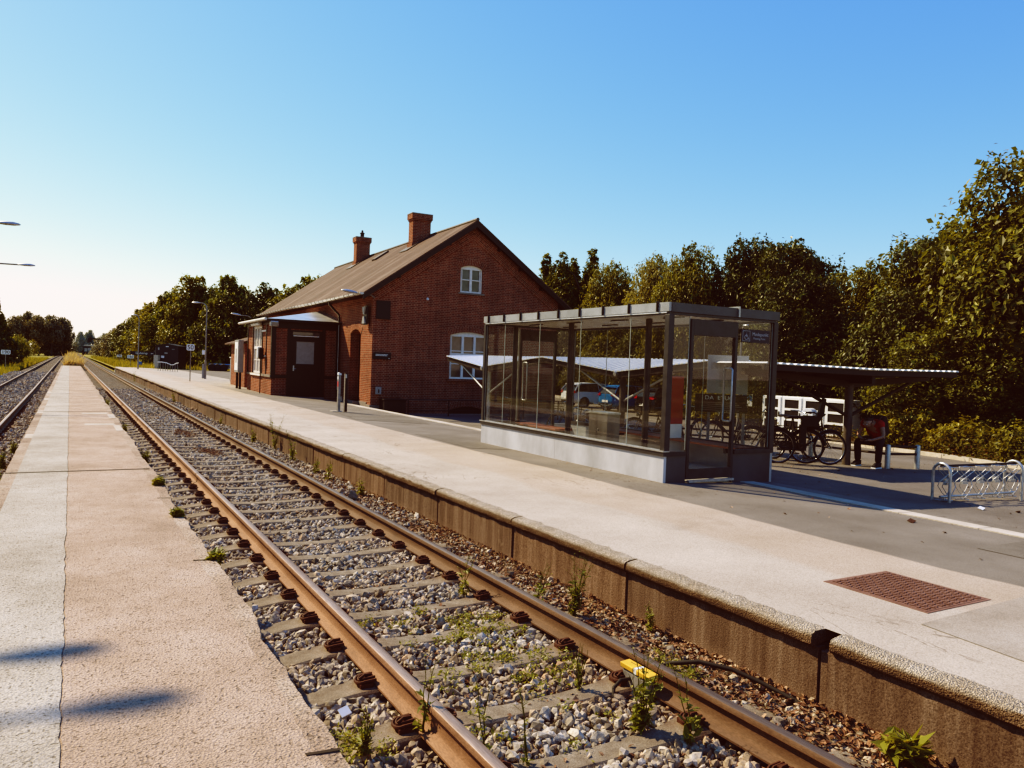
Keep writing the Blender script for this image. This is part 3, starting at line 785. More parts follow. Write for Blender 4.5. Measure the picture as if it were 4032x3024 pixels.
# ------------------------------------------------------------------ station house (local: x across from the track front, y along the track, z world)
HS = 1.078                                  # scale of the whole house
HL, HW, EZ, RZ = 19.4, 8.0, 4.33, 7.5       # length, width, eave and ridge heights
house = thing('station_house', 'red brick station house with brown slate roof, two chimneys and a lean-to porch', 'house', (9.65*HS,27.3*HS,1.86*(1-HS)), R(-1.2)); house.scale = (HS,)*3
def wall_face(outer, holes, to3, depth, mat, name, parent, m=0, reveal=True):
    loops = [[Vector((a,b,0)) for a,b in outer]] + [[Vector((a,b,0)) for a,b in h] for h in holes]
    tris = tessellate_polygon(loops); flat = [p for l in loops for p in l]
    mb = MB(); mb.add([to3(p.x,p.y,0) for p in flat], [tuple(t) for t in tris])
    if reveal:
        for h in holes:
            n = len(h)
            for i in range(n):
                a, b = h[i], h[(i+1)%n]
                mb.quad(to3(*a,0), to3(*b,0), to3(*b,depth), to3(*a,depth))
    return mb.build(name, mat, parent)
def arch_open(x0, x1, z0, z1, rise, n=10):
    """opening with a segmental arched top; z1 = springing height"""
    w = (x1-x0)/2; r = (w*w+rise*rise)/(2*rise); cxm = (x0+x1)/2; cz_ = z1+rise-r; a = math.degrees(math.asin(w/r))
    return [(x0,z0),(x1,z0)] + [(p[0],p[1]) for p in arc(cxm, cz_, r, 90-a, 90+a, n)], (cxm, cz_, r, a)
def arch_band(geo, thick, to3, proud, name, parent, mat, ext=2.0):
    cxm, cz_, r, a = geo; a += ext; n = 14; mb = MB()
    for i in range(n):
        A = [90+a-2*a*k/n for k in (i, i+1)]; q = []
        for an, rr in ((A[0],r),(A[1],r),(A[1],r+thick),(A[0],r+thick)): q.append((cxm+rr*math.cos(R(an)), cz_+rr*math.sin(R(an))))
        uv = [(0.0, R(a*2)*r*i/n),(0.0, R(a*2)*r*(i+1)/n),(thick, R(a*2)*r*(i+1)/n),(thick, R(a*2)*r*i/n)]
        F = [to3(x,z,-proud) for x,z in q]; B = [to3(x,z,.05) for x,z in q]
        mb.add(F, [(0,1,2,3)], 0, uv); mb.quad(F[3],F[2],B[2],B[3]); mb.quad(F[0],B[0],B[1],F[1])
        if i == 0: mb.quad(F[0],F[3],B[3],B[0])
        if i == n-1: mb.quad(F[1],B[1],B[2],F[2])
    return mb.build(name, mat, parent)
gab = lambda u, v, d: (u, d, v)              # gable facing -y, d = depth inward
fro = lambda u, v, d: (d, u, v)              # track front facing -x
# gable wall
rs = (RZ-.12-EZ)/4.47                        # roof rise per metre
top = lambda x: EZ + (min(x, HW-x)+.47)*rs - .10
w_up, g_up = arch_open(3.50,4.46,4.66,5.62,.12)
w_lo, g_lo = arch_open(3.15,4.82,1.27,2.98,.14)
w_ba, g_ba = arch_open(3.15,4.75,-.55,.02,.16)
w_do, g_do = arch_open(1.38,2.72,.27,2.90,.18)
wall_face([(0,-.75),(HW,-.75),(HW,top(HW)),(HW/2,top(HW/2)),(0,top(0))], [w_up,w_lo,w_ba], gab, .17, M['brick'], 'gable_wall', house)
wall_face([(0,-.75),(HL,-.75),(HL,top(0)),(0,top(0))], [w_do], fro, .42, M['brick'], 'front_wall', house)
bb = MB(); bb.quad((HW,0,-.75),(HW,HL,-.75),(HW,HL,top(0)),(HW,0,top(0)))
bb.add([(0,HL,-.75),(HW,HL,-.75),(HW,HL,top(0)),(HW/2,HL,top(HW/2)),(0,HL,top(0))], [(0,1,2,3,4)])
bb.build('rear_wall', M['brick'], house)
for geo, th in ((g_up,.25),(g_lo,.26),(g_ba,.25)): arch_band(geo, th, gab, .018, 'brick_arch', house, M['brick_uv'])
arch_band(g_do, .30, fro, .02, 'brick_arch', house, M['brick_uv'])
# raking brick band under the verge of the gable
mb = MB(); L = math.hypot(4.0, 4.0*rs)
for s in (0, 1):
    def P(t, off, d):   # t along the slope from eave, off = distance below the slope
        x = t*4.0/L; z = top(0)+t*(4.0*rs)/L - off*L/4.0
        return (x if not s else HW-x, d, z)
    n = 20
    for i in range(n):
        t0, t1 = L*i/n, L*(i+1)/n
        for o0, o1, pr in ((.0,.34,.05),(.34,.46,.028)):
            if i < 1 and o0 > 0: continue
            F = [P(t0,o1,-pr),P(t1,o1,-pr),P(t1,o0,-pr),P(t0,o0,-pr)]
            uv = [(t0,-o1),(t1,-o1),(t1,-o0),(t0,-o0)]
            if s: F = F[::-1]; uv = uv[::-1]
            mb.add(F, [(0,1,2,3)], 0, uv)
            a, b = P(t0,o1,-pr), P(t1,o1,-pr); mb.quad(a, P(t0,o1,0), P(t1,o1,0), b)
mb.build('raking_brick_band', M['brick_uv'], house)
# string of dog-tooth bricks under the eaves of the front
mb = MB(); mb.box(-.05,0,0,4.3,4.06,4.26); mb.box(-.09,0,0,4.3,4.26,4.46); mb.build('eaves_cornice', M['brick'], house)
mb = MB(); mb.box(-.05,.5,-.06,.42,-.3,.22); mb.box(-.035,0.0,.42,1.38,-.3,.30); mb.box(.5,HW,-.03,0,-.75,-.1); mb.build('stone_plinth', M['plinth'], house, bevel=.01)
mb = MB(); mb.box(-.30,.40,1.28,2.85,.02,.27); mb.build('door_step', M['plinth'], house, bevel=.015)

# windows
def sash(name, x0, x1, z0, z1, rise, to3, cols, rows, parent, d0=.09, blind=True):
    fr = MB(); T = .055
    o, geo = arch_open(x0, x1, z0, z1, rise)
    def bar(a0,a1,b0,b1,dd=0,th=.06):
        vs = [to3(a,b,d) for d in (d0-.02+dd, d0+th+dd) for a,b in ((a0,b0),(a1,b0),(a1,b1),(a0,b1))]
        fr.add(vs, [(0,1,2,3),(4,7,6,5),(0,4,5,1),(1,5,6,2),(2,6,7,3),(3,7,4,0)])
    bar(x0,x0+T,z0,z1); bar(x1-T,x1,z0,z1); bar(x0+T,x1-T,z0,z0+T*1.2)
    # arched head
    pts = [p for p in o[2:]]; n = len(pts)
    vs = [to3(a,b,d0-.02) for a,b in pts]+[to3(a,z1-.05,d0-.02) for a,b in pts]
    fr.add(vs, [(i,i+1,n+i+1,n+i) for i in range(n-1)])
    w_ = (x1-x0-2*T)/cols; mull = .05
    for i in range(1, cols): bar(x0+T+w_*i-mull/2-.02, x0+T+w_*i+mull/2+.02, z0+T, z1-.05, -.004)
    zs = [z0+T*1.2]+list(rows)+[z1-.05]
    for k, z in enumerate(rows):
        hh = .055 if k == len(rows)-2 or len(rows) == 1 and cols == 3 else .018
        bar(x0+T, x1-T, z-hh, z+hh, .004)
    for i in range(cols):
        bar(x0+T+w_*i+.022, x0+T+w_*i+.05, z0+T, z1-.05, .008); bar(x0+T+w_*(i+1)-.05, x0+T+w_*(i+1)-.022, z0+T, z1-.05, .008)
    f = fr.build(name, M['white_wood'], parent)
    g = MB(); g.quad(to3(x0+T,z0+T,d0+.03),to3(x1-T,z0+T,d0+.03),to3(x1-T,z1-.04,d0+.03),to3(x0+T,z1-.04,d0+.03)); g.build('pane', M['winglass'], f)
    return f
f = sash('window', 3.50,4.46,4.66,5.62,.12,gab,2,[5.17],house)
mb = MB(); mb.box(3.42,4.54,-.07,.17,4.59,4.655); mb.build('sill', M['plinth'], f)
f = sash('window', 3.15,4.82,1.27,2.98,.14,gab,3,[1.86,2.22,2.36],house)
mb = MB(); mb.box(3.05,4.92,-.08,.17,1.17,1.265); mb.build('sill', M['brick'], f)
mb = MB(); mb.box(3.15,4.75,.17,.2,-.6,.2); mb.build('cellar_window', M['black'], house)
# recessed front door with glazed upper part
dm = MB(); x_ = .36
dm.box(x_,x_+.05,1.40,2.70,.27,1.15); dm.box(x_,x_+.05,1.40,1.50,1.15,2.95); dm.box(x_,x_+.05,2.60,2.70,1.15,2.95); dm.box(x_,x_+.05,1.50,2.60,2.80,3.08)
dm.box(x_-.01,x_+.05,2.0,2.1,.27,2.95); dm.box(x_-.012,x_+.02,1.5,2.6,1.98,2.06)
d1 = dm.build('door', M['black_wood'], house)
g = MB(); g.quad((x_+.03,1.5,1.15),(x_+.03,2.6,1.15),(x_+.03,2.6,2.8),(x_+.03,1.5,2.8)); g.build('door_pane', M['winglass'], d1)
g = MB(); g.box(x_-.02,x_+.01,1.50,2.0,1.14,1.19); g.box(x_-.02,x_+.01,1.50,2.0,1.66,1.70); g.box(x_-.02,x_+.01,1.50,2.0,2.06,2.10); g.build('glazing_bar', M['white_wood'], d1)

# roof: two slopes with overhang, barge boards, ridge and eaves
OV = .35
def slope(x0, z0, x1, z1, y0, y1, th, name, mat, extra=None):
    mb = MB(); n = Vector((-(z1-z0),0,x1-x0)).normalized(); 
    if n.z < 0: n = -n
    a = [Vector((x0,y0,z0)),Vector((x1,y0,z1)),Vector((x1,y1,z1)),Vector((x0,y1,z0))]
    mb.add(a+[p-n*th for p in a], [(0,1,2,3),(7,6,5,4),(0,4,5,1),(1,5,6,2),(2,6,7,3),(3,7,4,0)])
    return mb.build(name, mat, house)
slope(-.50, EZ, 4.0, RZ, -OV, HL+OV, .045, 'roof_slope', M['roof'])
slope(8.50, EZ, 4.0, RZ, -OV, HL+OV, .045, 'roof_slope', M['roof'])
mb = MB(); mb.tube([(4.0,-OV-.01,RZ+.01),(4.0,HL+OV,RZ+.01)], .07, 8); mb.build('ridge_capping', M['lead'], house)
bgm = MB()
for s in (0,1):
    a = Vector((-.50,0,EZ-.05)); b = Vector((4.0,0,RZ-.05))
    if s: a.x = 8.5
    for yy in (-OV+.01,):
        poly = [Vector((a.x,yy,a.z-.20)),Vector((b.x,yy,b.z-.24)),Vector((b.x,yy,b.z+.02)),Vector((a.x,yy,a.z+.02))]
        bgm.prism(poly, (0,.045,0))
bgm.build('barge_board', M['black_wood'], house)
sf = MB()
for s in (0,1):
    a = Vector((-.48,0,EZ-.06)); b = Vector((4.0,0,RZ-.07))
    if s: a.x = 8.48
    sf.add([(a.x,-OV+.05,a.z),(b.x,-OV+.05,b.z),(b.x,-.005,b.z),(a.x,-.005,a.z)], [(0,1,2,3)])
sf.box(-.46,-.01,.0,HL,EZ-.08,EZ-.05)
sf.build('soffit', M['black_wood'], house)
# purlin ends with peeling white paint
pe = MB()
for x,z in ((.9,0),(1.9,0),(2.9,0),(5.1,0),(6.1,0),(7.1,0)):
    zz = EZ+(min(x,8-x)+.5)*(RZ-EZ)/4.5-.24
    pe.box(x-.05,x+.05,-.28,0,zz-.08,zz+.05)
pe.build('purlin_ends', M['black_wood'], house)
# gutter and downpipes
gm = MB(); prof = [(.085*math.cos(R(a)), .085*math.sin(R(a))) for a in range(180,361,20)]
n = len(prof)
for y in (-OV, HL+OV): gm.v += [(-.55+px,y,EZ+.0+pz) for px,pz in prof]
for k in range(n-1): gm.f.append((k,k+1,n+k+1,n+k)); gm.mi.append(0); gm.uv.append(None)
for y in (-OV,HL+OV-.01): gm.prism([(-.55+px,y,EZ+pz) for px,pz in prof], (0,.008,0))
gut = gm.build('gutter', M['gutter'], house, smooth=40)
for i in range(31):
    gb = MB(); y = -OV+.15+i*.63
    gb.tube([(-.55+  .089*math.cos(R(a)), y, EZ+  .089*math.sin(R(a))) for a in range(170,371,20)], .010, 5)
    gb.build('gutter_bracket', M['lead'], gut)
dp = MB(); dp.tube([(-.55,4.05,EZ-.07),(-.53,4.05,EZ-.22),(-.09,4.16,3.72),(-.07,4.17,3.6),(-.07,4.17,.3)], .045, 10)
dp.build('downpipe', M['black'], house, smooth=40)
dp = MB(); dp.tube([(-.10,4.10,3.35),(-.10,4.10,.6)], .018, 8); dp.build('cable_pipe', M['galv'], house, smooth=40)
# chimneys
def chimney(xc, yc, w, d, zb, zt, pot):
    mb = MB(); t = .045
    mb.box(xc-w/2-t,xc+w/2+t,yc-d/2-t,yc+d/2+t,zb,zb+.62); mb.box(xc-w/2,xc+w/2,yc-d/2,yc+d/2,zb+.62,zt-.34)
    mb.box(xc-w/2-.03,xc+w/2+.03,yc-d/2-.03,yc+d/2+.03,zt-.34,zt-.27); mb.box(xc-w/2-.065,xc+w/2+.065,yc-d/2-.065,yc+d/2+.065,zt-.27,zt-.06)
    ch = mb.build('chimney', M['brick'], house)
    mb = MB(); mb.box(xc-w/2-.075,xc+w/2+.075,yc-d/2-.075,yc+d/2+.075,zt-.06,zt); mb.build('chimney_cap', M['plinth'], ch, bevel=.02)
    if pot:
        mb = MB(); mb.lathe([(.11,0),(.10,.18),(.13,.2),(.13,.24),(.06,.28),(.05,.38),(.02,.4)], 12, (xc,yc,zt)); mb.build('chimney_pot', M['black'], ch, smooth=40)
    mb = MB(); zl = EZ+(xc-w/2-.25+.5)*(RZ-EZ)/4.5
    a = Vector((xc-w/2-.35,yc-d/2-.25,EZ+(xc-w/2-.35+.5)*(RZ-EZ)/4.5+.03)); b = Vector((xc+w/2,yc-d/2-.25,EZ+(min(xc+w/2,4)+.5)*(RZ-EZ)/4.5+.03))
    mb.prism([a,b,b+Vector((0,d+.5,0)),a+Vector((0,d+.5,0))], (0,0,.03)); mb.build('chimney_flashing', M['lead'], ch)
chimney(3.60,4.75,.84,.5,6.5,8.44,False)
chimney(3.62,13.2,.74,.5,6.5,8.50,True)
for y in (8.3, 8.9):
    pass
def hatch(x0, x1, y0, y1):
    mb = MB(); f = lambda x: EZ+(x+.5)*(RZ-EZ)/4.5
    mb.prism([(x0,y0,f(x0)-.02),(x1,y0,f(x1)-.02),(x1,y1,f(x1)-.02),(x0,y1,f(x0)-.02)], (-.05,0,.09)); mb.build('roof_hatch', M['lead'], house)
hatch(2.95,3.62,8.75,9.3)
# ---- porch (lean-to with hipped zinc roof)
PX0, PY0, PY1 = -2.74, 4.3, 9.75
pzf, pzt = 3.36, 4.02
pn = lambda u, v, d: (u, PY0+d, v)
pf = lambda u, v, d: (PX0+d, u, v)
wall_face([(PX0,-.1),(0,-.1),(0,pzf),(PX0,pzf)], [[(-2.02,.28),(-.72,.28),(-.72,3.0),(-2.02,3.0)]], pn, .1, M['brick'], 'porch_wall', house)
wall_face([(PY0,-.1),(PY1,-.1),(PY1,pzf),(PY0,pzf)], [[(6.35,1.13),(8.35,1.13),(8.35,3.2),(6.35,3.2)]], pf, .1, M['brick'], 'porch_wall', house)
mb = MB(); mb.quad((PX0,PY1,-.1),(0,PY1,-.1),(0,PY1,pzf),(PX0,PY1,pzf)); mb.build('porch_wall', M['brick'], house)
tb = MB(); p_ = .028
for a,b,c,d in ((PX0-.02,PX0+.14,.18,pzf),(-2.14,-2.02,1.06,pzf),(-.72,-.60,.2,pzf),(-.14,0,.2,pzf)): tb.box(a,b,PY0-p_,PY0+.02,c if c > 1 else 1.0,d)
tb.box(PX0,-2.02,PY0-.035,PY0,1.03,1.15); tb.box(-.72,0,PY0-.035,PY0,1.03,1.15)
tb.box(PX0,0,PY0-.034,PY0,3.05,pzf)
tb.box(-2.14,-2.02,PY0-.03,PY0,.24,1.03); tb.box(-.72,-.6,PY0-.03,PY0,.24,1.03)
for a,b in ((PY0-.02,PY0+.16),(5.35,5.47),(6.22,6.35),(8.35,8.47),(9.6,9.76)): tb.box(PX0-p_,PX0,a,b,1.15,pzf)
tb.box(PX0-.033,PX0,PY0,PY1,3.2,pzf)
tb.build('timber_frame', M['black_wood'], house)
mb = MB(); mb.box(PX0-.06,PX0,PY0,PY1,1.05,1.15); mb.build('sill_course', M['plinth'], house)
ln = MB()
for z in (1.9,2.95): ln.box(PX0-.05,PX0-.03,5.4,6.3,z-.035,z+.035)
ln.build('white_battens', M['white_wood'], house)
# porch door
dm = MB()
dm.box(-2.02,-1.92,PY0+.03,PY0+.09,.28,3.0); dm.box(-.82,-.72,PY0+.03,PY0+.09,.28,3.0); dm.box(-1.92,-.82,PY0+.03,PY0+.09,2.72,2.8); dm.box(-1.92,-.82,PY0+.03,PY0+.09,2.93,3.0)
dm.box(-1.92,-.82,PY0+.05,PY0+.09,.28,1.62); dm.box(-1.92,-1.76,PY0+.05,PY0+.09,1.62,2.72); dm.box(-1.03,-.82,PY0+.05,PY0+.09,1.62,2.72); dm.box(-1.76,-1.03,PY0+.05,PY0+.09,2.54,2.72)
dm.box(-1.80,-.94,PY0+.035,PY0+.05,.40,.48); dm.box(-1.80,-.94,PY0+.035,PY0+.05,1.42,1.5)
pd = dm.build('porch_door', M['black_wood'], house)
mb = MB(); mb.quad((-1.76,PY0+.07,1.62),(-1.03,PY0+.07,1.62),(-1.03,PY0+.07,2.54),(-1.76,PY0+.07,2.54)); mb.build('door_pane', M['blind'], pd)
mb = MB(); mb.quad((-1.92,PY0+.07,2.8),(-.82,PY0+.07,2.8),(-.82,PY0+.07,2.93),(-1.92,PY0+.07,2.93)); mb.build('fanlight', M['winglass'], pd)
mb = MB(); mb.box(-1.9,-.85,PY0+.0,PY0+.03,2.745,2.78); mb.build('white_bar', M['white_wood'], pd)
mb = MB(); mb.box(-1.89,-1.83,PY0+.02,PY0+.05,1.33,1.55); mb.tube([(-1.86,PY0+.0,1.42),(-1.76,PY0-.02,1.42)], .012, 6); mb.build('handle', M['galv'], pd)
mb = MB(); mb.box(-2.1,-.65,PY0-.3,PY0,.18,.27); mb.build('door_step', M['plinth'], house)
# porch window, white, three lights wide
sf_ = MB()
def fb(a,b,c,d,dd=.0,th=.07): sf_.box(PX0+.02+dd,PX0+.02+dd+th,a,b,c,d)
for y in (6.35,8.27): fb(y,y+.08,1.13,3.2)
for z in (1.13,3.1): fb(6.43,8.27,z,z+.1)
fb(6.43,8.27,2.2,2.32,.005)
for y in (7.0,7.62): fb(y,y+.09,1.23,3.1,.003)
fb(6.43,8.27,1.70,1.73,.01)
pwn = sf_.build('window', M['white_wood'], house)
mb = MB(); mb.quad((PX0+.06,6.43,1.23),(PX0+.06,8.27,1.23),(PX0+.06,8.27,3.1),(PX0+.06,6.43,3.1)); mb.build('pane', M['blind'], pwn)
mb = MB(); mb.box(PX0-.09,PX0+.05,6.2,8.5,1.05,1.128); mb.build('sill', M['white_wood'], pwn)
# porch roof
ov = .28; ax, ay, az = 0.0, (PY0+PY1)/2, pzt
e0, e1, e2, e3 = (PX0-ov,PY0-ov,pzf+.04), (0.02,PY0-ov,pzf+.04), (PX0-ov,PY1+ov,pzf+.04), (0.02,PY1+ov,pzf+.04)
r0, r1 = (0.02,PY0+2.75,pzt), (0.02,PY1-2.75,pzt)
mb = MB(); mb.add([e0,e1,r0,r1,e3,e2], [(0,1,2),(0,2,3,5),(5,3,4)]); mb.build('porch_roof', M['zinc'], house)
mb = MB(); mb.box(PX0-ov,0,PY0-ov,PY0-ov+.03,pzf-.06,pzf+.035); mb.box(PX0-ov,PX0-ov+.03,PY0-ov+.03,PY1+ov,pzf-.06,pzf+.035); mb.box(PX0-ov+.03,0,PY0-ov+.03,PY1+ov,pzf-.0,pzf+.03); mb.build('porch_eaves', M['black_wood'], house)
mb = MB(); mb.tube([(PX0-ov-.05,PY0-ov,pzf+.02),(PX0-ov-.05,PY1+ov+.3,pzf+.02)], .055, 10); mb.build('porch_gutter', M['gutter'], house, smooth=40)
# low annex at the far end, with its own slate roof
mb = MB(); mb.box(-2.45,0,12.2,16.5,0,2.5); mb.build('annex_wall', M['brick'], house)
mb = MB(); mb.prism([(-2.75,11.9,2.45),(0,11.9,3.35),(0,11.9,3.42),(-2.75,11.9,2.52)], (0,5.0,0)); mb.build('annex_roof', M['roof'], house)

def hw(x, y, z):       # house local -> world
    a = R(-1.2); return (HS*(9.65+x*math.cos(a)-y*math.sin(a)), HS*(27.3+x*math.sin(a)+y*math.cos(a)), 1.86+HS*(z-1.86))
HR = R(-1.2)
before_ = set(bpy.data.objects)
# things fixed to the house
t = thing('blank_board', 'blank black square board high on the gable near its left corner', 'board', hw(.38,-.03,3.76), HR)
mb = MB(); mb.box(-.27,.27,-.03,.0,-.34,.34); mb.build('panel', M['sign_black'], t, bevel=.006)
t = thing('notice_plate', 'small black plate with two lines of white print on the gable', 'sign', hw(.39,-.03,2.05), HR)
mb = MB(); mb.box(-.34,.34,-.03,0,-.125,.125); mb.build('panel', M['sign_black'], t)
mb = MB()
for zz, x1 in ((.055,.22),(.012,.19)):
    x = -.26
    while x < x1:
        wd = rng.uniform(.02,.06); mb.box(x, min(x+wd,x1), -.033,-.0305, zz-.011, zz+.011); x += wd+.012
mb.build('print_line', M['sign_white'], t)
mb = MB(); mb.box(.25,.28,-.033,-.0305,-.1,-.07); mb.build('print_mark', M['sign_white'], t)
t = thing('meter_box', 'small grey meter box low on the gable beside the corner', 'box', hw(.27,-.03,.76), HR)
mb = MB(); mb.box(-.11,.11,-.10,0,-.14,.14); mb.build('casing', M['grey_box'], t, bevel=.01); mb = MB(); mb.box(-.02,.02,-.11,-.10,-.08,.05); mb.build('lock', M['black'], t)
mb = MB(); mb.lathe([(.05,-.05),(.05,.0),(.035,.04),(.01,.055)], 10); mb.build('wall_vent', M['white'], None, hw(2.13,-.04,4.30), smooth=50)
tag(bpy.data.objects['wall_vent'], 'small white knob alone in the middle of the gable brickwork', 'vent')
# loudspeaker: grey cone box at the corner
t = thing('loudspeaker', 'grey and black horn loudspeaker on the front wall beside the corner', 'loudspeaker', hw(-.1,.45,3.55), HR)
mb = MB(); mb.prism([(0,-.2,-.36),(0,.2,-.36),(0,.2,.36),(0,-.2,.36)], (-.06,0,0)); mb.build('frame', M['black'], t)
mb = MB()
for s in (1,-1): mb.prism([(-.07,-.16,.31*s),(-.07,.16,.31*s),(-.07,.05,.04*s),(-.07,-.05,.04*s)], (-.06,0,0))
mb.build('horn', M['grey_box'], t)
# lamps on arms at the eaves
def lamp_head(parent, mat=None):
    mb = MB(); n = 12; L_ = .62
    prof = [(0,.035,.03),(.08,.06,.05),(.25,.11,.075),(.45,.12,.07),(.58,.07,.04),(.62,.01,.01)]
    for (x,w_,h_) in prof:
        for j in range(n):
            a = 2*PI*j/n; mb.v.append((-x, w_*math.cos(a), h_*math.sin(a)*(1 if math.sin(a) > 0 else .55)))
    for i in range(len(prof)-1):
        for j in range(n): mb.f.append((i*n+j,i*n+(j+1)%n,(i+1)*n+(j+1)%n,(i+1)*n+j)); mb.mi.append(0); mb.uv.append(None)
    mb.f.append(tuple(range(n))); mb.mi.append(0); mb.uv.append(None)
    return mb.build('lamp_head', mat or M['grey_box'], parent, smooth=50)
def eave_lamp(lab, loc, rot):
    t = thing('eaves_lamp', lab, 'lamp', loc, rot); h = lamp_head(t, M['galv']); h.location = (-.25,0,0); h.rotation_euler = (0,R(8),0)
    mb = MB(); mb.tube([(.35,0,-.12),(.2,0,-.03),(0,0,-.0),(-.27,0,0)], .024, 8); mb.build('arm', M['pole_grey'], t, smooth=40)
    return t
eave_lamp('shallow lamp head on a short arm at the near end of the long gutter', hw(-.35,-.1,4.30), R(-12))
eave_lamp('pale lamp head reaching out over the far end of the porch', hw(-2.75,10.6,3.78), R(-6)).scale = (.75,)*3
t = thing('floodlight', 'small grey floodlight on the near corner of the porch eaves', 'lamp', hw(PX0-.02,PY0-.16,3.22), HR)
mb = MB(); mb.box(-.12,.20,-.16,.08,-.13,.09); mb.build('housing', M['galv'], t, bevel=.03); mb = MB(); mb.box(-.09,.17,-.17,-.16,-.11,.04); mb.build('lens', M['winglass'], t)
t = thing('tube_lamp', 'long white tube lamp over the white porch window', 'lamp', hw(PX0-.14,7.1,3.28), HR)
mb = MB(); mb.tube([(0,-.85,0),(0,-.82,0),(0,.82,0),(0,.85,0)], [.05,.09,.09,.05], 12); mb.build('diffuser', M['white'], t, smooth=50); mb = MB(); mb.box(.05,.13,-.3,.3,-.04,.04); mb.build('bracket', M['grey_box'], t)
# card reader box on a thin post in front of the porch
t = thing('wall_terminal', 'white and black terminal box on a thin pipe before the porch window', 'terminal', hw(PX0-.16,5.75,.25), HR)
mb = MB(); mb.tube([(0,0,0),(0,0,1.6)], .022, 8); mb.build('pipe', M['black'], t); mb = MB(); mb.box(-.13,.05,-.02,.2,1.55,2.02); mb.build('casing', M['white'], t, bevel=.03); mb = MB(); mb.box(-.11,.08,-.22,-.02,1.52,1.98); mb.build('cover', M['black'], t, bevel=.03)
# timetable cabinet and electric cabinet beyond
t = thing('timetable_case', 'grey display case on dark legs at the far corner of the porch', 'display case', hw(PX0-.35,9.95,.25), HR)
mb = MB(); mb.box(-.12,.12,-.5,.5,.85,2.35); mb.build('case', M['grey_box'], t, bevel=.02); mb = MB(); mb.box(-.13,-.121,-.42,.42,.95,2.25); mb.build('poster', M['sign_white'], t)
mb = MB(); mb.box(-.135,-.131,-.15,.15,1.3,1.95); mb.build('poster_figure', M['grey_box'], t)
mb = MB(); mb.box(-.1,.1,-.2,.15,-.1,.85); mb.obox((.05,-.51,1.75),(.05,0,0),(0,.005,0),(0,0,.06)); 
mb = MB(); mb.box(-.05,.05,-.45,-.37,-.1,.85); mb.build('leg', M['black'], t); mb = MB(); mb.box(-.05,.05,.37,.45,-.1,.85); mb.build('leg', M['black'], t)
t = thing('electric_cabinet', 'tall light grey electric cabinet standing on the platform beyond the porch', 'cabinet', (9.02,50.6,.23), R(8))
mb = MB(); mb.box(-.27,.27,-.35,.35,.06,1.48); mb.build('casing', M['grey_box'], t, bevel=.01); mb = MB(); mb.box(-.31,.31,-.39,.39,1.48,1.55); mb.build('lid', M['white'], t, bevel=.01)
mb = MB(); mb.box(-.28,-.271,-.02,.02,.7,.95); mb.build('handle', M['black'], t); mb = MB(); mb.box(-.24,.24,-.32,.32,-.05,.06); mb.build('base', M['plinth'], t)
# railing before the cellar
t = thing('area_railing', 'thin dark railing in front of the shaded lower gable wall', 'railing', hw(1.0,-1.3,0), HR)
for x in (0,1.6,3.2,4.8,6.4): mb = MB(); mb.tube([(x,0,-.5),(x,0,.5)], .022, 6); mb.build('upright', M['black'], t)
for z,r in ((.5,.022),(.1,.016)): mb = MB(); mb.tube([(0,0,z),(6.4,0,z)], r, 6); mb.build('handrail', M['black'], t)
# black bin by the corner
t = thing('corner_box', 'low black box on the ground at the foot of the gable corner', 'box', hw(.75,-.35,.0), HR)
mb = MB(); mb.box(-.42,.42,-.28,.28,-.3,.42); mb.build('body', M['black'], t, bevel=.02); mb = MB(); mb.box(-.45,.45,-.31,.31,.42,.47); mb.build('lid', M['black'], t, bevel=.01)

for o_ in set(bpy.data.objects)-before_:
    if o_.parent is None and o_.name != 'electric_cabinet': o_.scale = o_.scale*HS
# ------------------------------------------------------------------ card reader posts on the platform
t = thing('card_reader_post', 'slim grey card reader post with a red square and white light, left of two', 'card reader', (7.31,23.6,.235), R(4))
mb = MB(); mb.box(-.042,.042,-.05,.05,0,1.14); mb.build('post', M['pole_grey'], t, bevel=.006); mb = MB(); mb.prism([(-.048,-.055,1.141),(.05,-.055,1.141),(.05,-.055,1.19),(-.02,-.055,1.22),(-.048,-.055,1.20)], (0,.11,0)); mb.build('cap', M['white'], t)
mb = MB(); mb.box(-.046,-.043,-.045,.045,.78,.94); mb.build('red_panel', simple('reader_red', (.55,.06,.06), .4), t); mb = MB(); mb.lathe([(.0,0),(.04,0),(.04,.004),(0,.004)], 14); o = mb.build('reader_disc', M['sign_white'], t, (-.043,0,1.05)); o.rotation_euler = (0,R(-90),0); o.scale = (1.5,1,1)
mb = MB(); mb.box(.043,.09,-.03,.03,.33,.47); mb.build('socket_box', M['pole_grey'], t); mb = MB(); mb.box(-.24,.08,-.12,.12,0,.015); mb.build('base_plate', M['slab'], t)
t = thing('card_reader_post', 'plain dark post with a grey face, right of the two card reader posts', 'card reader', (7.52,23.6,.225), R(4))
mb = MB(); mb.box(-.032,.05,-.05,.05,0,1.2); mb.build('post', M['black'], t, bevel=.005); mb = MB(); mb.box(-.037,-.033,-.045,.045,0,1.2); mb.build('face', M['pole_grey'], t); mb = MB(); mb.box(-.034,.015,-.054,-.051,1.06,1.18); mb.build('bracket', M['galv'], t)

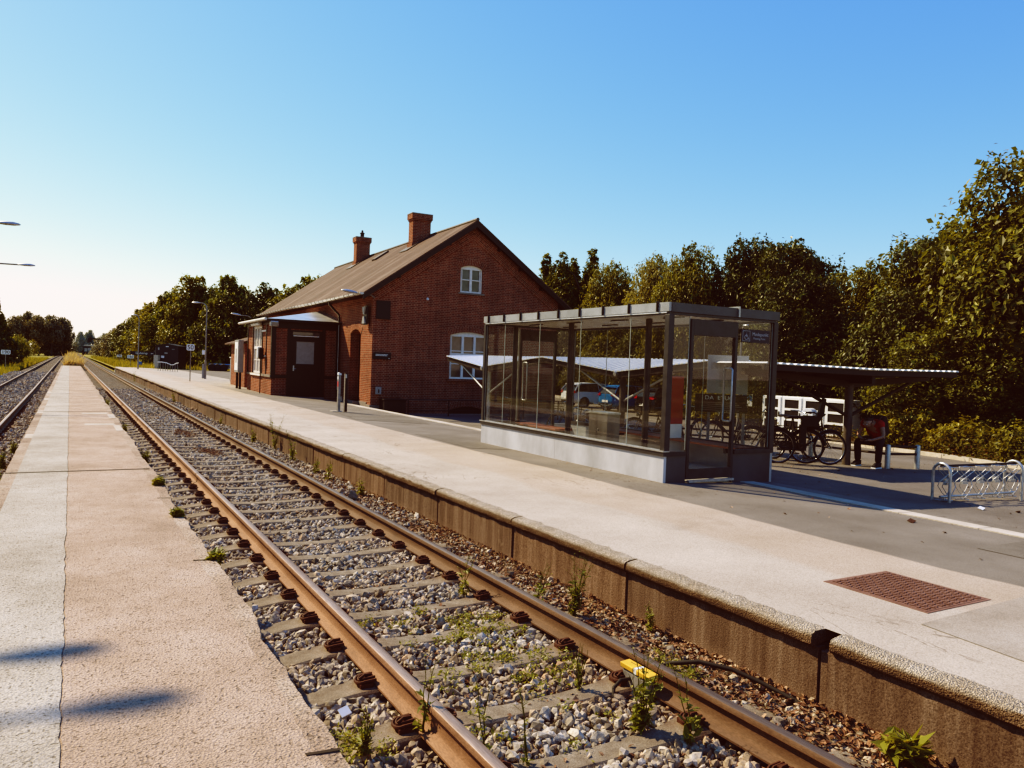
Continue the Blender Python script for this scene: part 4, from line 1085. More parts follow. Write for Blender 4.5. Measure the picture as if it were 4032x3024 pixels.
# ------------------------------------------------------------------ glass waiting shelter
X0, X1, YN, YF = 7.61, 9.90, 8.68, 14.50
shl = thing('waiting_shelter', 'glazed waiting shelter with grey base panels and flat ribbed roof edge', 'shelter', (0,0,0))
def bx(name, mat, *dims, parent=None, bevel=0, smooth=None):
    mb = MB()
    for d in dims: mb.box(*d)
    return mb.build(name, mat, parent or shl, bevel=bevel, smooth=smooth)
bx('floor', simple('bounce_floor', (.62,.58,.53), .6, var=.1), (X0+.06,X1-.06,YN+.06,YF-.06,.1,.215))  # floor colour made paler to bounce light onto the ceiling
for a,b in ((YN,11.62),(11.626,YF)): bx('base_panel', M['plate_grey'], (X0,X0+.05,a,b,.1,.60))
sd_ = simple('shelter_shaded_sheet', (.075,.08,.095), .4, .3, scale=2, var=.2)  # end turned from the sun: its shade is put into a darker colour
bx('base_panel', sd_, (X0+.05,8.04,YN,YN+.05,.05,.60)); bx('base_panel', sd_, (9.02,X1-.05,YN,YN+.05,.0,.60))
bx('base_panel', M['steel_grey'], (X1-.05,X1,YN,YF,.0,.60)); bx('base_panel', M['steel_grey'], (X0+.05,8.46,YF-.05,YF,.1,.60)); bx('base_panel', M['steel_grey'], (9.43,X1-.05,YF-.05,YF,.05,.60))
bx('sill_rail', M['steel_dark'], (X0-.025,X0+.075,YN-.02,YF+.02,.602,.665)); bx('sill_rail', M['galv'], (X0-.04,X0+.08,YN-.03,YF+.03,.667,.685))
bx('sill_rail', M['steel_dark'], (X0+.075,8.03,YN-.02,YN+.07,.602,.67)); bx('sill_rail', M['steel_dark'], (9.03,X1,YN-.02,YN+.07,.602,.67)); bx('sill_rail', M['steel_dark'], (X1-.07,X1+.02,YN+.07,YF+.02,.602,.67)); bx('sill_rail', M['steel_dark'], (X0+.075,8.45,YF-.07,YF+.02,.602,.67))
for (a,b,c,d) in ((X0-.01,X0+.09,YN-.015,YN+.085),(X1-.09,X1+.01,YN-.012,YN+.088),(X0-.008,X0+.072,YF-.07,YF+.012),(X1-.09,X1+.01,YF-.085,YF+.012)):
    bx('corner_post', M['steel_dark'], (a,b,c,d,.685 if a < 8 else .67,2.70), bevel=.004)
for x,y in ((8.10,11.95),(8.10,9.72),(8.12,14.05)):
    mb = MB(); mb.tube([(x,y,.2),(x,y,2.7)], .052, 14); mb.build('roof_column', M['steel_dark'], shl, smooth=40)
# glass
def pane(axis, at, a, b, z0=.685, z1=2.69, th=.010):
    mb = MB()
    if axis == 'x': mb.quad((at,a,z0),(at,b,z0),(at,b,z1),(at,a,z1))
    else: mb.quad((a,at,z0),(b,at,z0),(b,at,z1),(a,at,z1))
    g = mb.build('glass_pane', M['pane'], shl)
    e = MB()
    if axis == 'x': e.box(at-th/2,at+th/2,b-.012,b-.002,z0,z1)
    else: e.box(b-.010,b-.002,at-th/2,at+th/2,z0,z1)
    e.build('pane_edge', M['pane_edge'], g)
for a,b in ((YN+.09,9.61),(9.61,10.97),(10.97,12.31),(12.31,13.65),(13.65,YF-.07)): pane('x', X0+.025, a, b)
for a,b in ((YN+.09,10.3),(10.3,11.8),(11.8,13.2),(13.2,YF-.09)): pane('x', X1-.025, a, b)
pane('y', YN+.025, X0+.09, 8.04); pane('y', YN+.025, 9.03, X1-.09)
pane('y', YF-.025, X0+.075, 8.45); pane('y', YF-.025, 9.45, X1-.09)
# doors
def door(y, xa, xb, out):
    d = bx('door', M['steel_dark'], (xa,xa+.055,y,y+.06,.24,2.66), (xb-.055,xb,y,y+.06,.24,2.66), (xa+.055,xb-.055,y,y+.06,.24,.40), (xa+.055,xb-.055,y,y+.06,2.42,2.66), bevel=.003)
    mb = MB(); mb.quad((xa+.055,y+.03,.40),(xb-.055,y+.03,.40),(xb-.055,y+.03,2.42),(xa+.055,y+.03,2.42)); mb.build('door_glass', M['pane'], d)
    hx = xb-.15 if out < 0 else xa+.16
    for k in (-1,1):
        mb = MB(); yy = y+.03+k*.085
        mb.tube([(hx,y+.03+k*.01,1.12),(hx,yy-k*.02,1.12),(hx,yy,1.14),(hx,yy,1.92),(hx,yy-k*.02,1.94),(hx,y+.03+k*.01,1.94)], .015, 8); mb.build('handle', M['galv'], d, smooth=50)
    return d
door(YN-.005, 8.05, 9.02, -1); door(YF-.055, 8.47, 9.42, 1)
bx('threshold', M['galv'], (8.07,9.0,YN-.06,YN-.01,.2,.235))
# roof
bx('roof_deck', M['steel_dark'], (X0,X1,YN,YF,2.78,2.86))
bx('ceiling', M['ceil'], (X0+.07,X1-.07,YN+.07,YF-.07,2.735,2.765))
gr = MB()
for i in range(13): gr.box(X0+.08+i*.17,X0+.088+i*.17,YN+.08,YF-.08,2.731,2.7345)
gr.build('ceiling_grooves', M['black'], shl)
for i in range(4):
    for x in (8.35,9.2): bx('ceiling_lamp', M['steel_dark'], (x-.03,x+.03,9.2+i*1.4,9.65+i*1.4,2.715,2.731))
bx('eaves_beam', M['steel_dark'], (X0,X0+.06,YN+.06,YF-.06,2.70,2.72), (X0,X1,YN,YN+.06,2.70,2.735), (X1-.06,X1,YN+.06,YF-.06,2.70,2.735), (X0,X1,YF-.06,YF,2.70,2.735))
bx('eaves_trim', M['white'], (X0-.012,X0+.05,YN+.05,YF-.05,2.722,2.742))
ys_ = [YN-.02,8.92,9.6,10.28,10.95,11.62,12.3,12.96,13.62,14.28,YF+.02]
for a,b in zip(ys_, ys_[1:]): bx('fascia_panel', M['steel_grey'], (X0-.02,X0+.03,a+.012,b-.012,2.745,2.88))
for y in ys_[1:-1]: bx('fascia_rib', M['black'], (X0-.05,X0+.02,y-.011,y+.011,2.745,2.90))
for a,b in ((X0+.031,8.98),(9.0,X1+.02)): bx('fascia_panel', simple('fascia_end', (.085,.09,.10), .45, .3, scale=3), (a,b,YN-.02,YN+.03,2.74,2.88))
bx('fascia_rib', M['galv'], (8.975,9.0,YN-.05,YN+.4,2.74,2.905))
bx('fascia_panel', M['steel_grey'], (X1-.03,X1+.02,YN+.031,YF+.02,2.74,2.88)); bx('fascia_panel', M['steel_grey'], (X0+.031,X1-.031,YF-.03,YF+.02,2.74,2.88))
# meeting point sign on the end glass
t = thing('meeting_point_sign', 'dark blue sign with wheelchair symbol reading Mødepunkt on the shelter end glass', 'sign', (9.385,YN-.012,2.46))
mb = MB(); mb.box(-.315,.315,-.012,.0,-.10,.105); mb.build('panel', M['navy'], t)
lt = simple('sign_lettering', (.42,.42,.45), .5)
text('lettering', 'Mødepunkt', .078, lt, t, (.10,-.0135,.032), (R(90),0,0), extrude=.0005)
text('lettering', 'Meeting Point', .048, lt, t, (.08,-.0135,-.035), (R(90),0,0), extrude=.0005)
mb = MB()
for a,b,c,d in ((-.29,-.13,.075,.081),(-.29,-.13,-.081,-.075),(-.29,-.284,-.075,.075),(-.136,-.13,-.075,.075)): mb.box(a,b,-.0145,-.0125,c,d)
mb.tube([(-.213,-.014,.045)]+[(-.213+.001,-.014,.044)], .012, 10)
mb.tube([(-.213,-.014,.028),(-.208,-.014,-.012),(-.178,-.014,-.014),(-.165,-.014,-.048),(-.15,-.014,-.045)], .007, 6); mb.tube([(-.21,-.014,.01),(-.18,-.014,.01)], .006, 6)
mb.tube([(-.21+.036*math.cos(R(a)),-.014,-.022+.036*math.sin(R(a))) for a in range(110,361,20)], .0055, 6)
mb.build('wheelchair_symbol', lt, t)
# inside the shelter
def bench(lab, x, y0, y1, w_=.42):
    t = thing('slatted_bench', lab, 'bench', (x,(y0+y1)/2,.215)); L = (y1-y0)/2
    for i in range(5): mb = MB(); mb.box(-w_/2+i*w_/5+.008,-w_/2+(i+1)*w_/5-.008,-L,L,.41,.445); mb.build('slat', M['bench_wood'], t, bevel=.004)
    for y in (-L+.25,L-.25): mb = MB(); mb.box(-w_/2+.02,w_/2-.02,y-.03,y+.03,.33,.408); mb.box(-.03,.03,y-.03,y+.03,0,.33); mb.build('support', M['steel_dark'], t)
bench('red-brown slatted bench along the track-side glass near the far shelter door', 8.05+.33, 12.5, 14.1)
bench('red-brown slatted bench under the rear glass of the shelter', 9.55, 8.95, 12.6)
t = thing('litter_bin', 'square brushed steel litter bin inside the shelter', 'bin', (8.42,11.25,.215))
mb = MB(); mb.box(-.14,.14,-.28,.28,.03,.84); mb.build('body', simple('brushed_steel', (.20,.19,.185), .4, .5, scale=5, stretch=(1,1,.2)), t, bevel=.006); mb = MB(); mb.box(-.15,.15,-.29,.29,.84,.87); mb.build('lid', M['galv'], t); mb = MB(); mb.lathe([(0,0),(.02,0),(.02,.01),(0,.01)], 10); o = mb.build('lock', M['chrome'], t, (-.14,0,.55)); o.rotation_euler = (0,R(-90),0)
t = thing('red_cabinet', 'tall red panel on a white base behind the shelter bench', 'information board', (9.48,10.62,.215), R(0))
mb = MB(); mb.box(-.19,.19,-.06,.06,.70,1.56); mb.build('panel', M['red'], t, bevel=.006); mb = MB(); mb.box(-.18,.18,-.055,.055,.0,.698); mb.build('base', M['white'], t)
# ------------------------------------------------------------------ bicycle shed: butterfly roofs on three columns
BX, BY = 12.73, 16.25
SA = math.atan2(-.0997, .995)          # shed axis: slightly left of +Y
ux, uy = math.cos(SA), -math.sin(SA); vx, vy = math.sin(SA), math.cos(SA)
def sw(u, v, z=0): return (BX+u*ux+v*vx, BY+u*uy+v*vy, z)   # u across (+ away from the track), v along the axis
PITCH, ZV, ZP, U0, U1 = 6.41, 1.71, 2.06, -.20, 1.15
V_ = [(-PITCH/2,ZP),(0,ZV),(PITCH/2,ZP),(PITCH,ZV),(PITCH+2.35,2.03)]
def zroof(v): return lerp_tab(V_, v)
def corr_strip(n0, n1, f0, f1, parent, per=.17):
    """corrugated sheet between a near edge n0-n1 and a far edge f0-f1; rib ends closed along the near edge"""
    n0, n1, f0, f1 = map(Vector, (n0, n1, f0, f1)); L = (n1-n0).length; n = int(L/(per/8)); mb = MB()
    for i in range(n+1):
        t = i/n; ph = (t*L/per) % 1; h = .030*min(1, max(0, (.5-abs(ph-.5))*6-.9)); up = Vector((0,0,h))
        mb.v += [tuple(n0.lerp(n1,t)+up), tuple(f0.lerp(f1,t)+up), tuple(n0.lerp(n1,t)-Vector((0,0,.003)))]
    for i in range(n):
        for q in ((0,1,4,3),(2,0,3,5)): mb.f.append(tuple(3*i+k for k in q)); mb.mi.append(0); mb.uv.append(None)
    return mb.build('roof_sheet', M['corr'], parent)
shed = thing('bicycle_shed', 'open bicycle shed with white corrugated butterfly roofs on three grey columns', 'bicycle shed')
def part_bar(name, p, q, w_, h_, mat='beam'): mb = MB(); mb.bar(p, q, w_, h_); mb.build(name, M[mat], shed)
def part_tube(name, p, q, r, mat): mb = MB(); mb.tube([p,q], r, 12); mb.build(name, M[mat], shed, smooth=40)
ZF = 2.08
for (a,_),(b,_) in zip(V_, V_[1:]):
    corr_strip(sw(U0-.08,a,zroof(a)+.09), sw(U0-.08,b,zroof(b)+.09), sw(U1,a,ZF+.09), sw(U1,b,ZF+.09), shed)
    part_bar('edge_beam', sw(U0,a,zroof(a)+.005), sw(U0,b,zroof(b)+.005), .05, .15); part_bar('edge_beam', sw(U1-.05,a,ZF), sw(U1-.05,b,ZF), .05, .15)
    for f in (.33,.66):
        v = a+(b-a)*f; part_bar('purlin', sw(U0+.04,v,zroof(v)+.03), sw(U1-.08,v,ZF+.02), .05, .07)
for k in (0,1):
    v = k*PITCH; x,y,_ = sw(0,v); zg = gz(x,y)
    part_tube('column', (x,y,zg-.1), (x,y,ZV-.02), .085, 'galv' if k else 'col_shaded'); part_tube('valley_gutter', sw(U0-.12,v,ZV+.03), sw(U1-.1,v,ZF-.05), .06, 'galv')
    for s in (-1,1):
        e = 2.2 if (k,s) == (1,1) else PITCH/2; eb_ = min(1.9, e-.1)
        part_tube('brace', sw(0,v+.06*s,zg+1.15), sw(0,v+eb_*s,zroof(v+eb_*s)-.03), .032, 'galv')
        part_bar('rafter', sw(0,v,ZV-.03), sw(0,v+e*s,zroof(v+e*s)-.04), .08, .10)
# the unit nearest the person, turned across the yard
CX3, CY3 = 14.38, 10.62
def s3(a, d, z): return (CX3+a*.9985+d*.055, CY3-a*.055+d*.9985, z)     # a along, d depth (+ away)
D0, D1 = -.62, .95
for a,b,za,zb in ((-3.1,0,2.06,2.02),(0,2.62,2.02,2.05)):
    corr_strip(s3(a,D0-.06,za+.02), s3(b,D0-.06,zb+.02), s3(a,D1,za+.01), s3(b,D1,zb+.01), shed, .19)
    part_bar('edge_beam', s3(a,D0,za-.05), s3(b,D0,zb-.05), .05, .11); part_bar('edge_beam', s3(a,D1-.05,za-.08), s3(b,D1-.05,zb-.08), .05, .16)
    for f in (.3,.65): q = a+(b-a)*f; part_bar('purlin', s3(q,D0+.03,1.96), s3(q,D1-.08,1.95), .05, .08)
zg = gz(CX3, CY3)
part_tube('column', (CX3,CY3,zg-.1), (CX3,CY3,1.72), .085, 'col_shaded')
for s in (-1,1):
    part_bar('rafter', (CX3,CY3,1.72), s3((2.55 if s > 0 else 3.0)*s,0,1.92), .10, .13); part_tube('brace', s3(.06*s,0,zg+1.05), s3(1.95*s,0,1.80), .035, 'beam')
part_bar('rafter', s3(0,D0+.03,1.85), s3(0,D1-.08,1.85), .10, .2)

# ------------------------------------------------------------------ bicycles
def torus_pts(r, n=28, c=(0,0,0)): return [(c[0]+r*math.cos(2*PI*i/n), c[1], c[2]+r*math.sin(2*PI*i/n)) for i in range(n)]
def bicycle(lab, loc, rot, basket=False, child=False, bag=False, straight=False):
    t = thing('bicycle', lab, 'bicycle', loc, rot, 'bicycles parked at the shed')
    for xw in (-.54,.54):
        w_ = MB(); w_.tube(torus_pts(.335,30,(xw,0,.35)), .019, 8, closed=True); wo = w_.build('wheel', M['tyre'], t, smooth=60)
        r_ = MB(); r_.tube(torus_pts(.312,30,(xw,0,.35)), .011, 6, closed=True)
        ro = r_.build('rim', M['chrome'], wo, smooth=60)
        s_ = MB()
        for i in range(18):
            a = 2*PI*i/18+.1; b = a+(.35 if i % 2 else -.35); dy = .02 if i % 2 else -.02
            s_.tube([(xw+.022*math.cos(b),dy,.35+.022*math.sin(b)),(xw+.308*math.cos(a),0,.35+.308*math.sin(a))], .0018, 4, caps=False)
        s_.tube([(xw,-.05,.35),(xw,.05,.35)], .02, 8); so_ = s_.build('spokes', M['chrome'], wo)
        m_ = MB(); a0, a1 = ((20,175) if xw < 0 else (55,165))
        pts = [(xw+.372*math.cos(R(a)),0,.35+.372*math.sin(R(a))) for a in range(a0,a1+1,9)]
        m_.tube(pts, .022, 6); mg = m_.build('mudguard', M['bike_dark'], t, smooth=50)
    f = MB(); bb = (-.10,0,.29); hd0, hd1 = (.385,0,.66), (.345,0,.86); st = (-.235,0,.80)
    f.tube([bb, st], .016, 8); f.tube([bb, hd0], .018, 8); f.tube([hd0,hd1], .02, 8)
    if straight: f.tube([(.36,0,.80),(-.22,0,.76)], .016, 8)
    else: f.tube([(.375,0,.70),(.1,0,.48),(-.15,0,.50)], .016, 8)
    for s in (-1,1):
        f.tube([(-.10,.03*s,.29),(-.54,.06*s,.35)], .010, 6); f.tube([(-.215,.02*s,.72),(-.54,.06*s,.35)], .009, 6)
        f.tube([(.39,.045*s,.66),(.42,.05*s,.55),(.54,.05*s,.35)], .012, 6)
    fo = f.build('frame', M['bike_dark'], t, smooth=50)
    c = MB(); c.box(-.54,-.02,.045,.075,.27,.40); c.tube([(-.10,-.09,.29),(-.10,.09,.29)], .018, 8); c.tube([(-.10,-.09,.29),(-.02,-.095,.145)], .009, 6); c.tube([(-.10,.09,.29),(-.18,.095,.435)], .009, 6); c.box(-.07,.03,-.17,-.09,.13,.155); c.box(-.23,-.13,.09,.17,.42,.445); c.build('crankset', M['black'], t)
    s = MB(); n = 10
    s.tube([(-.235,0,.80),(-.25,0,.93)], .013, 8)
    for (x,w_,z,h) in ((-.40,.085,.955,.05),(-.33,.095,.965,.055),(-.2,.05,.96,.045),(-.08,.025,.955,.03)):
        for j in range(n): a = 2*PI*j/n; s.v.append((x, w_*math.cos(a), z+h*.55*math.sin(a)))
    o0 = len(s.v)-40
    for i in range(3):
        for j in range(n): s.f.append((o0+i*n+j,o0+i*n+(j+1)%n,o0+(i+1)*n+(j+1)%n,o0+(i+1)*n+j)); s.mi.append(0); s.uv.append(None)
    s.f += [tuple(range(o0+n-1,o0-1,-1)), tuple(range(o0+30,o0+40))]; s.mi += [0,0]; s.uv += [None,None]
    s.build('saddle', M['black'], t, smooth=50)
    h = MB(); h.tube([hd1,(.33,0,1.0)], .014, 8); h.tube([(.16,-.29,1.06),(.30,-.26,1.06),(.345,-.1,1.02),(.345,.1,1.02),(.30,.26,1.06),(.16,.29,1.06)], .012, 8)
    h.tube([(.24,-.275,1.06),(.12,-.293,1.06)], .017, 8); h.tube([(.24,.275,1.06),(.12,.293,1.06)], .017, 8); h.build('handlebar', M['chrome'] if not straight else M['bike_dark'], t, smooth=50)
    k = MB()
    for s_ in (-1,1): k.tube([(-.30,.06*s_,.74),(-.78,.06*s_,.74)], .007, 6); k.tube([(-.54,.06*s_,.36),(-.66,.06*s_,.74)], .006, 6)
    for x in (-.34,-.48,-.62,-.78): k.tube([(x,-.06,.74),(x,.06,.74)], .006, 6)
    k.build('luggage_rack', M['black'], t)
    l_ = MB(); l_.tube([(.40,0,.80),(.45,0,.80)], [.03,.045], 10); l_.build('lamp', M['black'], t, smooth=50)
    if basket:
        b = MB()
        for z,w_ in ((.86,.13),(.94,.145),(1.02,.155),(1.09,.165)):
            b.tube([(.42,-w_,z),(.72,-w_,z),(.72,w_,z),(.42,w_,z)], .006, 5, closed=True)
        for i in range(7):
            y = -.13+i*.0433; b.tube([(.72,y*1.25,1.09),(.72,y,.86),(.42,y,.86),(.42,y*1.25,1.09)], .004, 4)
        for i in range(6):
            x = .44+i*.055
            for s_ in (-1,1): b.tube([(x,.13*s_,.86),(x,.165*s_,1.09)], .004, 4)
        b.build('basket', M['black'], t)
    if child:
        cs = MB(); cs.prism([(-.42,-.14,.82),(-.72,-.14,.80),(-.84,-.14,1.02),(-.88,-.14,1.36),(-.82,-.14,1.38),(-.74,-.14,1.06),(-.66,-.14,.92),(-.44,-.14,.90)], (0,.28,0))
        cs.prism([(-.44,-.17,.78),(-.74,-.17,.78),(-.78,-.17,1.0),(-.42,-.17,.98)], (0,.035,0)); cs.prism([(-.44,.135,.78),(-.74,.135,.78),(-.78,.135,1.0),(-.42,.135,.98)], (0,.035,0))
        cs.tube([(-.86,-.1,1.36),(-.88,-.11,1.44),(-.84,-.12,1.3)], .014, 6)
        for s_ in (-1,1): cs.box(-.52,-.40,.12*s_-.05,.12*s_+.05,.42,.80)
        cs.build('child_seat', M['black'], t, bevel=.012)
    if bag:
        pb_ = MB(); pb_.box(-.78,-.42,.07,.2,.45,.74); pb_.build('pannier', M['cloth_dark'], t, bevel=.03)
    return t
def gp(x, y, dz=0): return (x, y, gz(x, y)+dz)
bicycle('dark bicycle with a child seat and front wire basket, near the shelter end', gp(12.9,11.15), R(135), basket=True, child=True)
bicycle('dark straight-framed bicycle whose front wheel is nearest the sitting person', gp(13.2,10.75), R(-28), straight=True)
bicycle('dark bicycle half hidden behind the child-seat bicycle', gp(13.9,11.6), R(-10), bag=True)
bicycle('low-framed bicycle seen through the right pane of the shelter door', gp(13.6,13.2), R(172))
bicycle('bicycle with pale wheels seen through the middle of the shelter door glass', gp(13.3,14.4), R(8), basket=True)
bicycle('bicycle seen through the left edge of the shelter door, beside the red panel', gp(13.2,15.6), R(176), straight=True)
bicycle('bicycle leaning by the middle shed column, seen through the long glass', gp(13.3,18.1), R(10), bag=True)
bicycle('bicycle nearest to the blue car, seen through the long shelter glass', gp(13.5,19.6), R(168), basket=True)
bicycle('lone bicycle seen through the glass of the far shelter door', gp(12.6,21.9), R(60))

# rails the bicycles lean on, and the seat rail
def post_rail(lab, pts, parent_name, cat, top=.5, zs=(.46,.30)):
    t = thing(parent_name, lab, cat)
    for (x,y) in pts:
        z = gz(x,y); mb = MB(); mb.lathe([(.055,-.1),(.055,top-.03),(.048,top-.008),(.02,top+.004)], 14, (x,y,z)); mb.build('post', M['galv'], t, smooth=40)
    for z in zs:
        mb = MB(); mb.tube([(x,y,gz(x,y)+z) for x,y in pts], .026, 8); mb.build('rail', M['beam'], t, smooth=40)
    return t
post_rail('low grey two-bar rail with round posts, the person sits on it', [(15.75,9.9),(14.85,9.98),(14.6,11.7),(14.45,13.6),(14.25,15.6),(14.05,17.6)], 'seat_rail', 'rail')

# ------------------------------------------------------------------ person sitting bent over a phone
PXY = (14.95,10.3); PZ = gz(*PXY); PROT = R(189)
person = thing('person', 'person in a red T-shirt and dark trousers sitting bent forward over a phone', 'person', (PXY[0],PXY[1],PZ), PROT)
def skin_obj(name, chains, mat, parent, sub=1, root=0):
    """chains: list of polylines of (x,y,z,r); equal points are merged into one skeleton"""
    vs = []; rs = []; es = []; idx = {}
    def vid(p):
        k = tuple(round(c,4) for c in p[:3])
        if k not in idx: idx[k] = len(vs); vs.append(p[:3]); rs.append(p[3])
        return idx[k]
    for ch in chains:
        ids = [vid(p) for p in ch]; es += list(zip(ids, ids[1:]))
    me = bpy.data.meshes.new(name); me.from_pydata(vs, es, []); me.materials.append(mat)
    o = bpy.data.objects.new(name, me); col.objects.link(o); o.parent = parent
    md = o.modifiers.new('skin', 'SKIN'); md.use_smooth_shade = True
    sv = me.skin_vertices[0].data
    for i, r in enumerate(rs):
        rr = r if isinstance(r, tuple) else (r, r); sv[i].radius = rr; sv[i].use_root = (i == root)
    sd = o.modifiers.new('sub', 'SUBSURF'); sd.levels = sub; sd.render_levels = sub
    dg = bpy.context.evaluated_depsgraph_get(); bpy.context.view_layer.update()
    m2 = bpy.data.meshes.new_from_object(o.evaluated_get(bpy.context.evaluated_depsgraph_get())); m2.materials.clear(); m2.materials.append(mat)
    o.modifiers.clear(); o.data = m2; m2.name = name; bpy.data.meshes.remove(me)
    for p in m2.polygons: p.use_smooth = True
    return o
# local: +x forward (where the person faces), y left, z up from the ground; seat at .49
hip = (0,0,.57,.13); waist = (.05,0,.70,(.15,.115)); chest = (.18,0,.86,(.17,.125)); neckb = (.30,0,.97,.07); neck = (.345,0,.985,.055); head0 = (.40,0,.985,.075); head1 = (.46,0,.96,.098); head2 = (.49,0,.90,.085); chin = (.485,0,.845,.05)
body_ch = [[hip,waist,chest,neckb,neck,head0,head1,head2,chin]]
nose = [(.49,0,.90,.085),(.575,0,.885,.018)]
hands = {}
for s in (1,-1):
    sh = (.25,.19*s,.93,.062); el = (.30,.27*s,.66,.042); wr = (.50,.10*s+.02,.585,.028); palm = (.565,.055*s+.02,.585,(.036,.018))
    knee = (.40,.24*s,.54,.062); ank = (.42 if s > 0 else .36,.23*s,.09,.042); toe = (.56 if s > 0 else .50,.25*s,.04,.035)
    body_ch.append([chest,sh,el,wr,palm])
    for k, (dy, L_, up) in enumerate(((.034,.062,.0),(.012,.074,.004),(-.012,.070,.004),(-.033,.056,.0))):
        b0 = (.595,.055*s+.02+dy*.9,.588,.0095)
        body_ch.append([palm, b0, (.595+L_*.5,.05*s+.02+dy*.85,.582+up,.0085), (.595+L_*.82,.035*s+.02+dy*.7,.562,.0075)])
    body_ch.append([palm, (.585,.020*s+.02,.605,.010), (.62,.012*s+.02,.622,.009)])
    body_ch.append([hip, (.06,.10*s,.56,.095), knee, ank, toe])
    hands[s] = palm
skin_obj('body', body_ch+[nose], M['skin'], person, 1)
def grow(ch, d): return [(p[0],p[1],p[2], tuple(x+d for x in p[3]) if isinstance(p[3], tuple) else p[3]+d) for p in ch]
sh_ch = [grow([(0,0,.55,.125),waist,chest,(.285,0,.955,.085)], .018)]
for s in (1,-1): sh_ch.append([grow([chest],.018)[0], (.25,.19*s,.93,.085), (.272,.225*s,.81,.068)])
skin_obj('shirt', sh_ch, M['shirt'], person, 1)
tr = [[(0,0,.57,.152),(.02,0,.63,.150)]]
for s in (1,-1): tr.append([(0,0,.57,.152),(.06,.10*s,.56,.112),(.40,.24*s,.545,.082),(.41 if s > 0 else .36,.235*s,.30,.074),(.42 if s > 0 else .36,.23*s,.10,.066)])
skin_obj('trousers', tr, M['cloth_dark'], person, 1)
for s in (1,-1):
    x0 = .42 if s > 0 else .36
    mb = MB(); mb.prism([(x0-.07,.23*s-.05,.03),(x0+.17,.23*s-.05,.03),(x0+.19,.23*s-.045,.06),(x0+.08,.23*s-.04,.12),(x0-.06,.23*s-.04,.13)], (0,.10,0)); so_ = mb.build('shoe', M['cloth_dark'], person, bevel=.015)
    mb = MB(); mb.box(x0-.075,x0+.19,.23*s-.055,.23*s+.055,.0,.03); mb.build('sole', M['white'], so_, bevel=.008)
skin_obj('hair', [[(.37,0,1.01,.07),(.42,0,1.03,.093),(.475,0,1.0,.094),(.525,0,.955,.055)],[(.42,0,1.03,.093),(.39,0,.965,.085)]], M['hair'], person, 1)
for s in (1,-1):
    mb = MB(); mb.lathe([(0,-.006),(.022,-.004),(.026,.0),(.02,.006),(0,.008)], 10); e = mb.build('ear', M['skin'], person, (.445,.098*s,.925), smooth=60); e.rotation_euler = (R(90),0,0)
    mb = MB(); mb.lathe([(0,-.009),(.008,-.005),(.010,0),(.008,.005),(0,.009)], 8); mb.build('eye', M['white'], person, (.563,.033*s,.905), smooth=60)
mb = MB(); mb.box(.548,.562,-.024,.024,.853,.859); mb.build('mouth', simple('lips', (.25,.08,.07), .5), person)
a = PROT
def pw_(x, y, z): return (PXY[0]+x*math.cos(a)-y*math.sin(a), PXY[1]+x*math.sin(a)+y*math.cos(a), PZ+z)
ph = thing('phone', 'small dark phone held in the hands of the sitting person', 'phone', pw_(.64,.02,.605), PROT)
mb = MB(); mb.box(-.035,.035,-.075,.075,-.004,.004); mb.build('phone_body', M['black'], ph, bevel=.003); mb = MB(); mb.box(-.032,.032,-.07,.07,.0045,.005); mb.build('screen', M['winglass'], ph)
bp_ = thing('backpack', 'black backpack on the back of the sitting person', 'backpack', pw_(-.03,0,.86), PROT)
mb = MB(); mb.prism([(-.16,-.15,-.20),(-.02,-.15,-.22),(.12,-.15,.14),(.08,-.15,.24),(-.06,-.15,.22),(-.18,-.15,-.04)], (0,.30,0)); mb.build('bag', M['cloth_dark'], bp_, bevel=.035)
for s in (1,-1): mb = MB(); mb.tube([(.09,.11*s,.21),(.22,.12*s,.17),(.26,.13*s,.02),(.18,.14*s,-.12),(.02,.13*s,-.18)], .016, 6); mb.build('strap', M['black'], bp_, smooth=50)

# ------------------------------------------------------------------ bike rack with bent wire holders
def rack(lab, loc, rot):
    t = thing('bicycle_rack', lab, 'bicycle rack', loc, rot, 'galvanised wire bicycle racks')
    for x in (0,1.72):
        w_ = .135; pts = [(x,-w_,-.08),(x,-w_,.46)] + [(x,w_*math.cos(R(an)),.46+w_*math.sin(R(an))) for an in range(180,-1,-20)][1:-1] + [(x,w_,.46),(x,w_,-.08)]
        mb = MB(); mb.tube(pts, .021, 10); mb.build('hoop', M['galv'], t, smooth=50)
    for z,y in ((.555,0),(.10,.0)):
        mb = MB(); mb.tube([(-.02,y,z),(1.76,y,z)], .02, 8); mb.build('rail', M['beam'] if z > .5 else M['galv'], t, smooth=50)
    for i in range(5):
        x0 = .10+i*.385
        for k,(s, dx) in enumerate(((1,-.0),(-1,.06))):
            for dy in (-.035,.035):
                mb = MB(); xs = [-.15,.05,.13,.12,.0,-.07,-.06,.06,.13,.11,.02,-.16]; zs = [.545,.545,.53,.48,.38,.31,.25,.14,.085,.055,.045,.05]
                if s < 0: xs = [-v*.8 for v in xs]; xs[0] = -.02; xs[-1] = .02
                mb.tube([(x0+dx+xx, dy+(.06 if s > 0 else -.06)*math.sin(zz*9), zz) for xx,zz in zip(xs,zs)], .0062, 6); mb.build('wire_holder', M['galv'], t, smooth=60)
        mb = MB(); mb.box(x0-.14,x0-.02,-.1,-.06,.29,.325); mb.build('stop', M['galv'], t); mb = MB(); mb.box(x0+.09,x0+.2,.06,.1,.31,.345); mb.build('stop', M['galv'], t)
    return t
rk = rack('galvanised bicycle rack with bent wire holders at the right edge, in sunlight', (11.15,6.62,.055), R(-4))
dup(rk, gp(18.2,25.5), R(70), 'small distant bicycle rack seen through the shelter beyond the litter bin')

